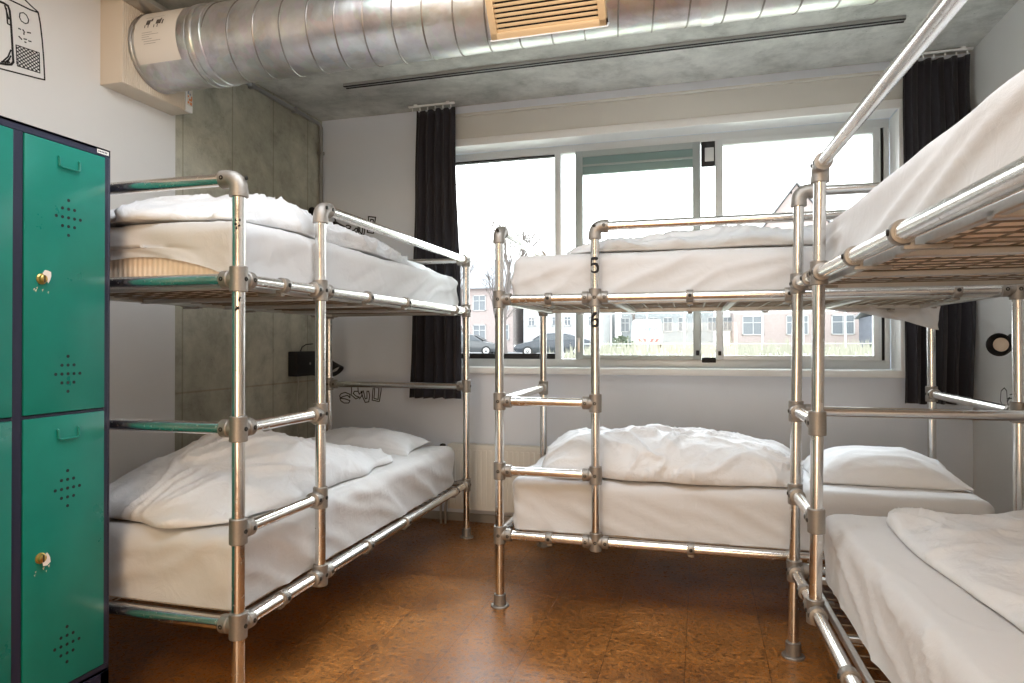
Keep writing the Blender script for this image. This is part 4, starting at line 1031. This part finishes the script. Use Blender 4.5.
def car(label, x, y, z, rot, body, L=4.3, W=1.75, H=1.42, van=False, name='car'):
    t = thing(name, label, 'van' if van else 'car', (x, y, z), rot)
    if van: st = [(-L / 2, .45, 1.0, 1.05), (-L / 2 + .12, .35, 1.05, 1.2), (-L / 2 + .55, .3, 1.12, 1.95), (-L / 2 + .9, .3, 1.12, H), (L / 2 - .1, .3, 1.12, H), (L / 2, .38, 1.1, H - .1)]
    else: st = [(-L / 2, .38, .58, .60), (-L / 2 + .18, .26, .72, .74), (-L / 2 + 1.05, .24, .90, .93), (-L / 2 + 1.75, .24, .94, H - .04), (-L / 2 + 2.4, .24, .95, H), (-L / 2 + 3.1, .24, .96, H - .05), (L / 2 - .45, .24, .98, 1.08), (L / 2 - .06, .3, .92, .96), (L / 2, .42, .8, .82)]
    bm = bmesh.new(); R = []
    for k, (sx, zl, zb_, zr) in enumerate(st):
        e = .90 if k in (0, len(st) - 1) else 1.; w = W / 2 * e; wr_ = w * (.80 if zr - zb_ > .15 else .93); wr_ = w * .93 if van else wr_
        R.append([bm.verts.new((sx, a, b)) for a, b in ((-w * .92, zl), (-w, zl + .18), (-w, (zl + zb_) / 2), (-w * .98, zb_), (-wr_, zr - .03), (-wr_ * .8, zr), (wr_ * .8, zr), (wr_, zr - .03), (w * .98, zb_), (w, (zl + zb_) / 2), (w, zl + .18), (w * .92, zl))])
    for a, b in zip(R, R[1:]):
        for i in range(12):
            j = (i + 1) % 12; bm.faces.new((a[i], a[j], b[j], b[i]))
    bm.faces.new(R[0][::-1]); bm.faces.new(R[-1]); fixn(bm)
    obj('body', bm, body, t, 50)
    G_ = mat('car_glass', (.07, .08, .09), .1)
    for sg in (-1, 1):
        b = bmesh.new(); w = W / 2
        if van: pts = [(-L / 2 + .62, 1.18), (-L / 2 + 1.5, 1.18), (-L / 2 + 1.5, 1.72), (-L / 2 + .85, 1.72)]; kk = .93
        else: pts = [(-L / 2 + 1.2, .96), (L / 2 - .75, 1.0), (L / 2 - 1.2, H - .12), (-L / 2 + 1.85, H - .11)]; kk = .80
        vs = [b.verts.new((px, sg * (w * (.985 - (.985 - kk) * (pz - .96) / (H - .99)) + .012), pz)) for px, pz in pts]; b.faces.new(vs); obj('side_window', b, G_, t, 0)
    b = bmesh.new()
    if van: vs = [(-L / 2 + .16, -.70, 1.2), (-L / 2 + .16, .70, 1.2), (-L / 2 + .52, .66, 1.80), (-L / 2 + .52, -.66, 1.80)]
    else: vs = [(-L / 2 + 1.07, -.70, .96), (-L / 2 + 1.07, .70, .96), (-L / 2 + 1.70, .58, H - .08), (-L / 2 + 1.70, -.58, H - .08)]
    poly(b, [V(p) + V((-.03, 0, .03)) for p in vs]); obj('windscreen', b, mat('van_glass', (.20, .26, .27), .1) if van else G_, t, 0)
    for sx in (-L / 2 + .82, L / 2 - .80):
        for sg in (-1, 1):
            b = bmesh.new(); lathe(b, (sx, sg * (W / 2 - .2), .32), (0, sg, 0), [(0, .28), (.01, .32), (.19, .32), (.205, .29), (.205, .20)], 24); wh = obj('wheel', b, RUBBER, t)
            b = bmesh.new(); lathe(b, (sx, sg * (W / 2 - .01), .32), (0, sg, 0), [(0, .20), (.015, .20), (.02, .16), (.012, .05), (.02, .03), (.02, .001)], 24); obj('hubcap', b, mat('silver_hubcap', (.6, .6, .6), .3, .8), wh)
    for sg in (-1, 1):
        b = bmesh.new(); zz = .86 if van else .62; box(b, (-L / 2 - .01, sg * .62 - .14, zz - .08), (-L / 2 + .1, sg * .62 + .14, zz + .08), .02); obj('headlight', b, mat('clear_lamp', (.75, .76, .78), .15), t)
    if van:
        for k in range(4):
            b = bmesh.new(); xx = -.66 + k * .34
            poly(b, [(-L / 2 - .02, xx, .47), (-L / 2 - .02, xx + .2, .47), (-L / 2 - .02, xx + (.34 if k > 1 else .06), .74), (-L / 2 - .02, xx + (.14 if k > 1 else -.14), .74)], (-1, 0, 0), .01); obj('red_stripe', fixn(b), mat('red_reflective', (.65, .12, .12), .5), t, 0)
    return t
car('dark estate car parked across the street beyond the left window pane', -8.4, 38.5, GZ + .015, radians(6), mat('dark_blue_grey_paint', (.06, .068, .08), .25, .3), L=4.5)
car('small dark car half hidden at the left edge of the window', -14.6, 41, GZ + .015, radians(186), mat('grey_paint', (.11, .115, .12), .25, .3))
car('white van with red warning stripes facing the window', -3.85, 49, gz(-3.85, 49), radians(97), mat('white_van_paint', (.82, .82, .82), .3), L=5.2, W=2.0, H=2.05, van=True, name='van')
# wire fence
FEN = mat('galvanised_fence', (.62, .64, .64), .5, .3)
t = thing('wire_fence', 'low galvanised wire fence with thin posts in front of the van', 'fence', (3, 30, gz(0, 30)))
for k in range(13): obj('fence_post', fixn(cyl(bmesh.new(), (-8.5 + k * 1.6, 0, 0), (-8.5 + k * 1.6, 0, 1.75), .035, seg=8)), FEN, t)
for z in (.35, 1.7): obj('fence_rail', fixn(cyl(bmesh.new(), (-8.5, 0, z), (10.7, 0, z), .02, seg=6)), FEN, t)
# tufts of dry grass on the bank
bm = bmesh.new(); rnd = random.Random(4)
for k in range(3200):
    x, y = rnd.uniform(-5.5, 16), rnd.uniform(20, 36); z = gz(x, y); h = rnd.uniform(.12, .5) * (1 + max(0, nz(x * .5, y * .5, 3)) * 1.2); dx, dy = rnd.uniform(-.15, .15), rnd.uniform(-.1, .1)
    bm.faces.new([bm.verts.new(p) for p in ((x - .03, y, z), (x + .03, y, z), (x + dx, y + dy, z + h))])
o = obj('dry_grass', bm, mat('dry_grass_blades', (.34, .335, .27), .9), None, 0); tag(o, 'pale dry grass growing on the bank outside the window', 'grass', kind='stuff')
# garden shrubs by the fence
for i, (x, y, s_) in enumerate(((-4.35, 38, .75), (8.2, 33, .8), (10.0, 31, .7))):
    bm = bmesh.new(); rnd = random.Random(20 + i)
    for k in range(700):
        a, b_ = rnd.uniform(0, 2 * pi), rnd.uniform(0, pi / 2); r_ = s_ * rnd.uniform(.5, 1.0)
        p = V((r_ * cos(a) * cos(b_) * 1.2, r_ * sin(a) * cos(b_), r_ * sin(b_) * 1.1 + .05)); q = V((rnd.uniform(-1, 1), rnd.uniform(-1, 1), rnd.uniform(-1, 1))).normalized() * .09
        w_ = q.cross(V((rnd.uniform(-1, 1), rnd.uniform(-1, 1), 1))).normalized() * .05
        bm.faces.new([bm.verts.new(c) for c in (p - q, p + w_, p + q, p - w_)])
    o = obj('shrub', bm, pale('dull_green_leaves', (.15, .185, .13)), None, 0); o.location = (x, y, gz(x, y)); tag(o, ['green shrub left of the white van', 'low green shrub before the gabled brick house', 'small green shrub before the grey shed'][i], 'shrub')

# ------------------------------------------------------------------ light
W = bpy.data.worlds.new('overcast_sky'); bpy.context.scene.world = W; W.use_nodes = True
nt = W.node_tree; bg = nt.nodes['Background']
tc = nt.nodes.new('ShaderNodeTexCoord'); sp = nt.nodes.new('ShaderNodeSeparateXYZ'); rp = nt.nodes.new('ShaderNodeValToRGB')
nt.links.new(tc.outputs['Generated'], sp.inputs[0]); nt.links.new(sp.outputs['Z'], rp.inputs['Fac']); nt.links.new(rp.outputs['Color'], bg.inputs['Color'])
rp.color_ramp.elements[0].color = (1, 1, 1, 1); rp.color_ramp.elements[1].color = (.86, .93, 1, 1)
bg.inputs['Strength'].default_value = 5.0
def area(name, loc, target, sx, sy, power, col):
    l = bpy.data.lights.new(name, 'AREA'); l.shape = 'RECTANGLE'; l.size, l.size_y = sx, sy; l.energy = power; l.color = col
    o = bpy.data.objects.new(name, l); C.objects.link(o); o.location = loc
    o.rotation_euler = (V(target) - V(loc)).to_track_quat('-Z', 'Y').to_euler(); return o
area('sky_light', (-.3, 7.2, 5.6), (-.3, 4.3, 1.3), 6.0, 2.6, 4300, (.86, .935, 1))
area('ceiling_lamp_warm', (-.9, -.9, 2.95), (-.9, 1.2, 0.6), 1.4, .9, 60, (1, .76, .50))
area('overhead_daylight_fill', (-.45, 1.75, 3.0), (-.45, 2.1, 0.), 2.6, 1.3, 68, (.84, .92, 1))  # added cool fill from above, no real fixture; lifts the bedding and far wall
area('camera_side_warm_fill', (-.2, -1.9, 1.15), (-.3, 3.0, 1.35), 1.8, 1.7, 58, (1, .74, .50))  # added warm fill behind the camera for near faces and bunk undersides

# ------------------------------------------------------------------ camera
F_, TH_, CY_, RO_, PI_ = 664.31, 15.893, 337.96, -.1096, .4766
cam = bpy.data.cameras.new('camera'); co = bpy.data.objects.new('camera', cam); C.objects.link(co)
cam.sensor_fit = 'HORIZONTAL'; cam.sensor_width = 36; cam.lens = F_ / 1024 * 36
cam.shift_y = (CY_ - 341.5) / 1024
co.location = (0, 0, 1.3)
co.matrix_basis = Matrix.Translation((0, 0, 1.3)) @ Matrix.Rotation(radians(TH_), 4, 'Z') @ Matrix.Rotation(radians(90 + PI_), 4, 'X') @ Matrix.Rotation(radians(-RO_) * -1, 4, 'Z')
cam.clip_start = .02; cam.clip_end = 400
sc = bpy.context.scene; sc.camera = co
sc.view_settings.view_transform = 'Standard'; sc.view_settings.look = 'None'; sc.view_settings.exposure = 0.0
sc.cycles.use_denoising = True; sc.cycles.max_bounces = 8; sc.cycles.diffuse_bounces = 5; sc.cycles.glossy_bounces = 4; sc.cycles.transparent_max_bounces = 12
sc.cycles.sample_clamp_indirect = 6
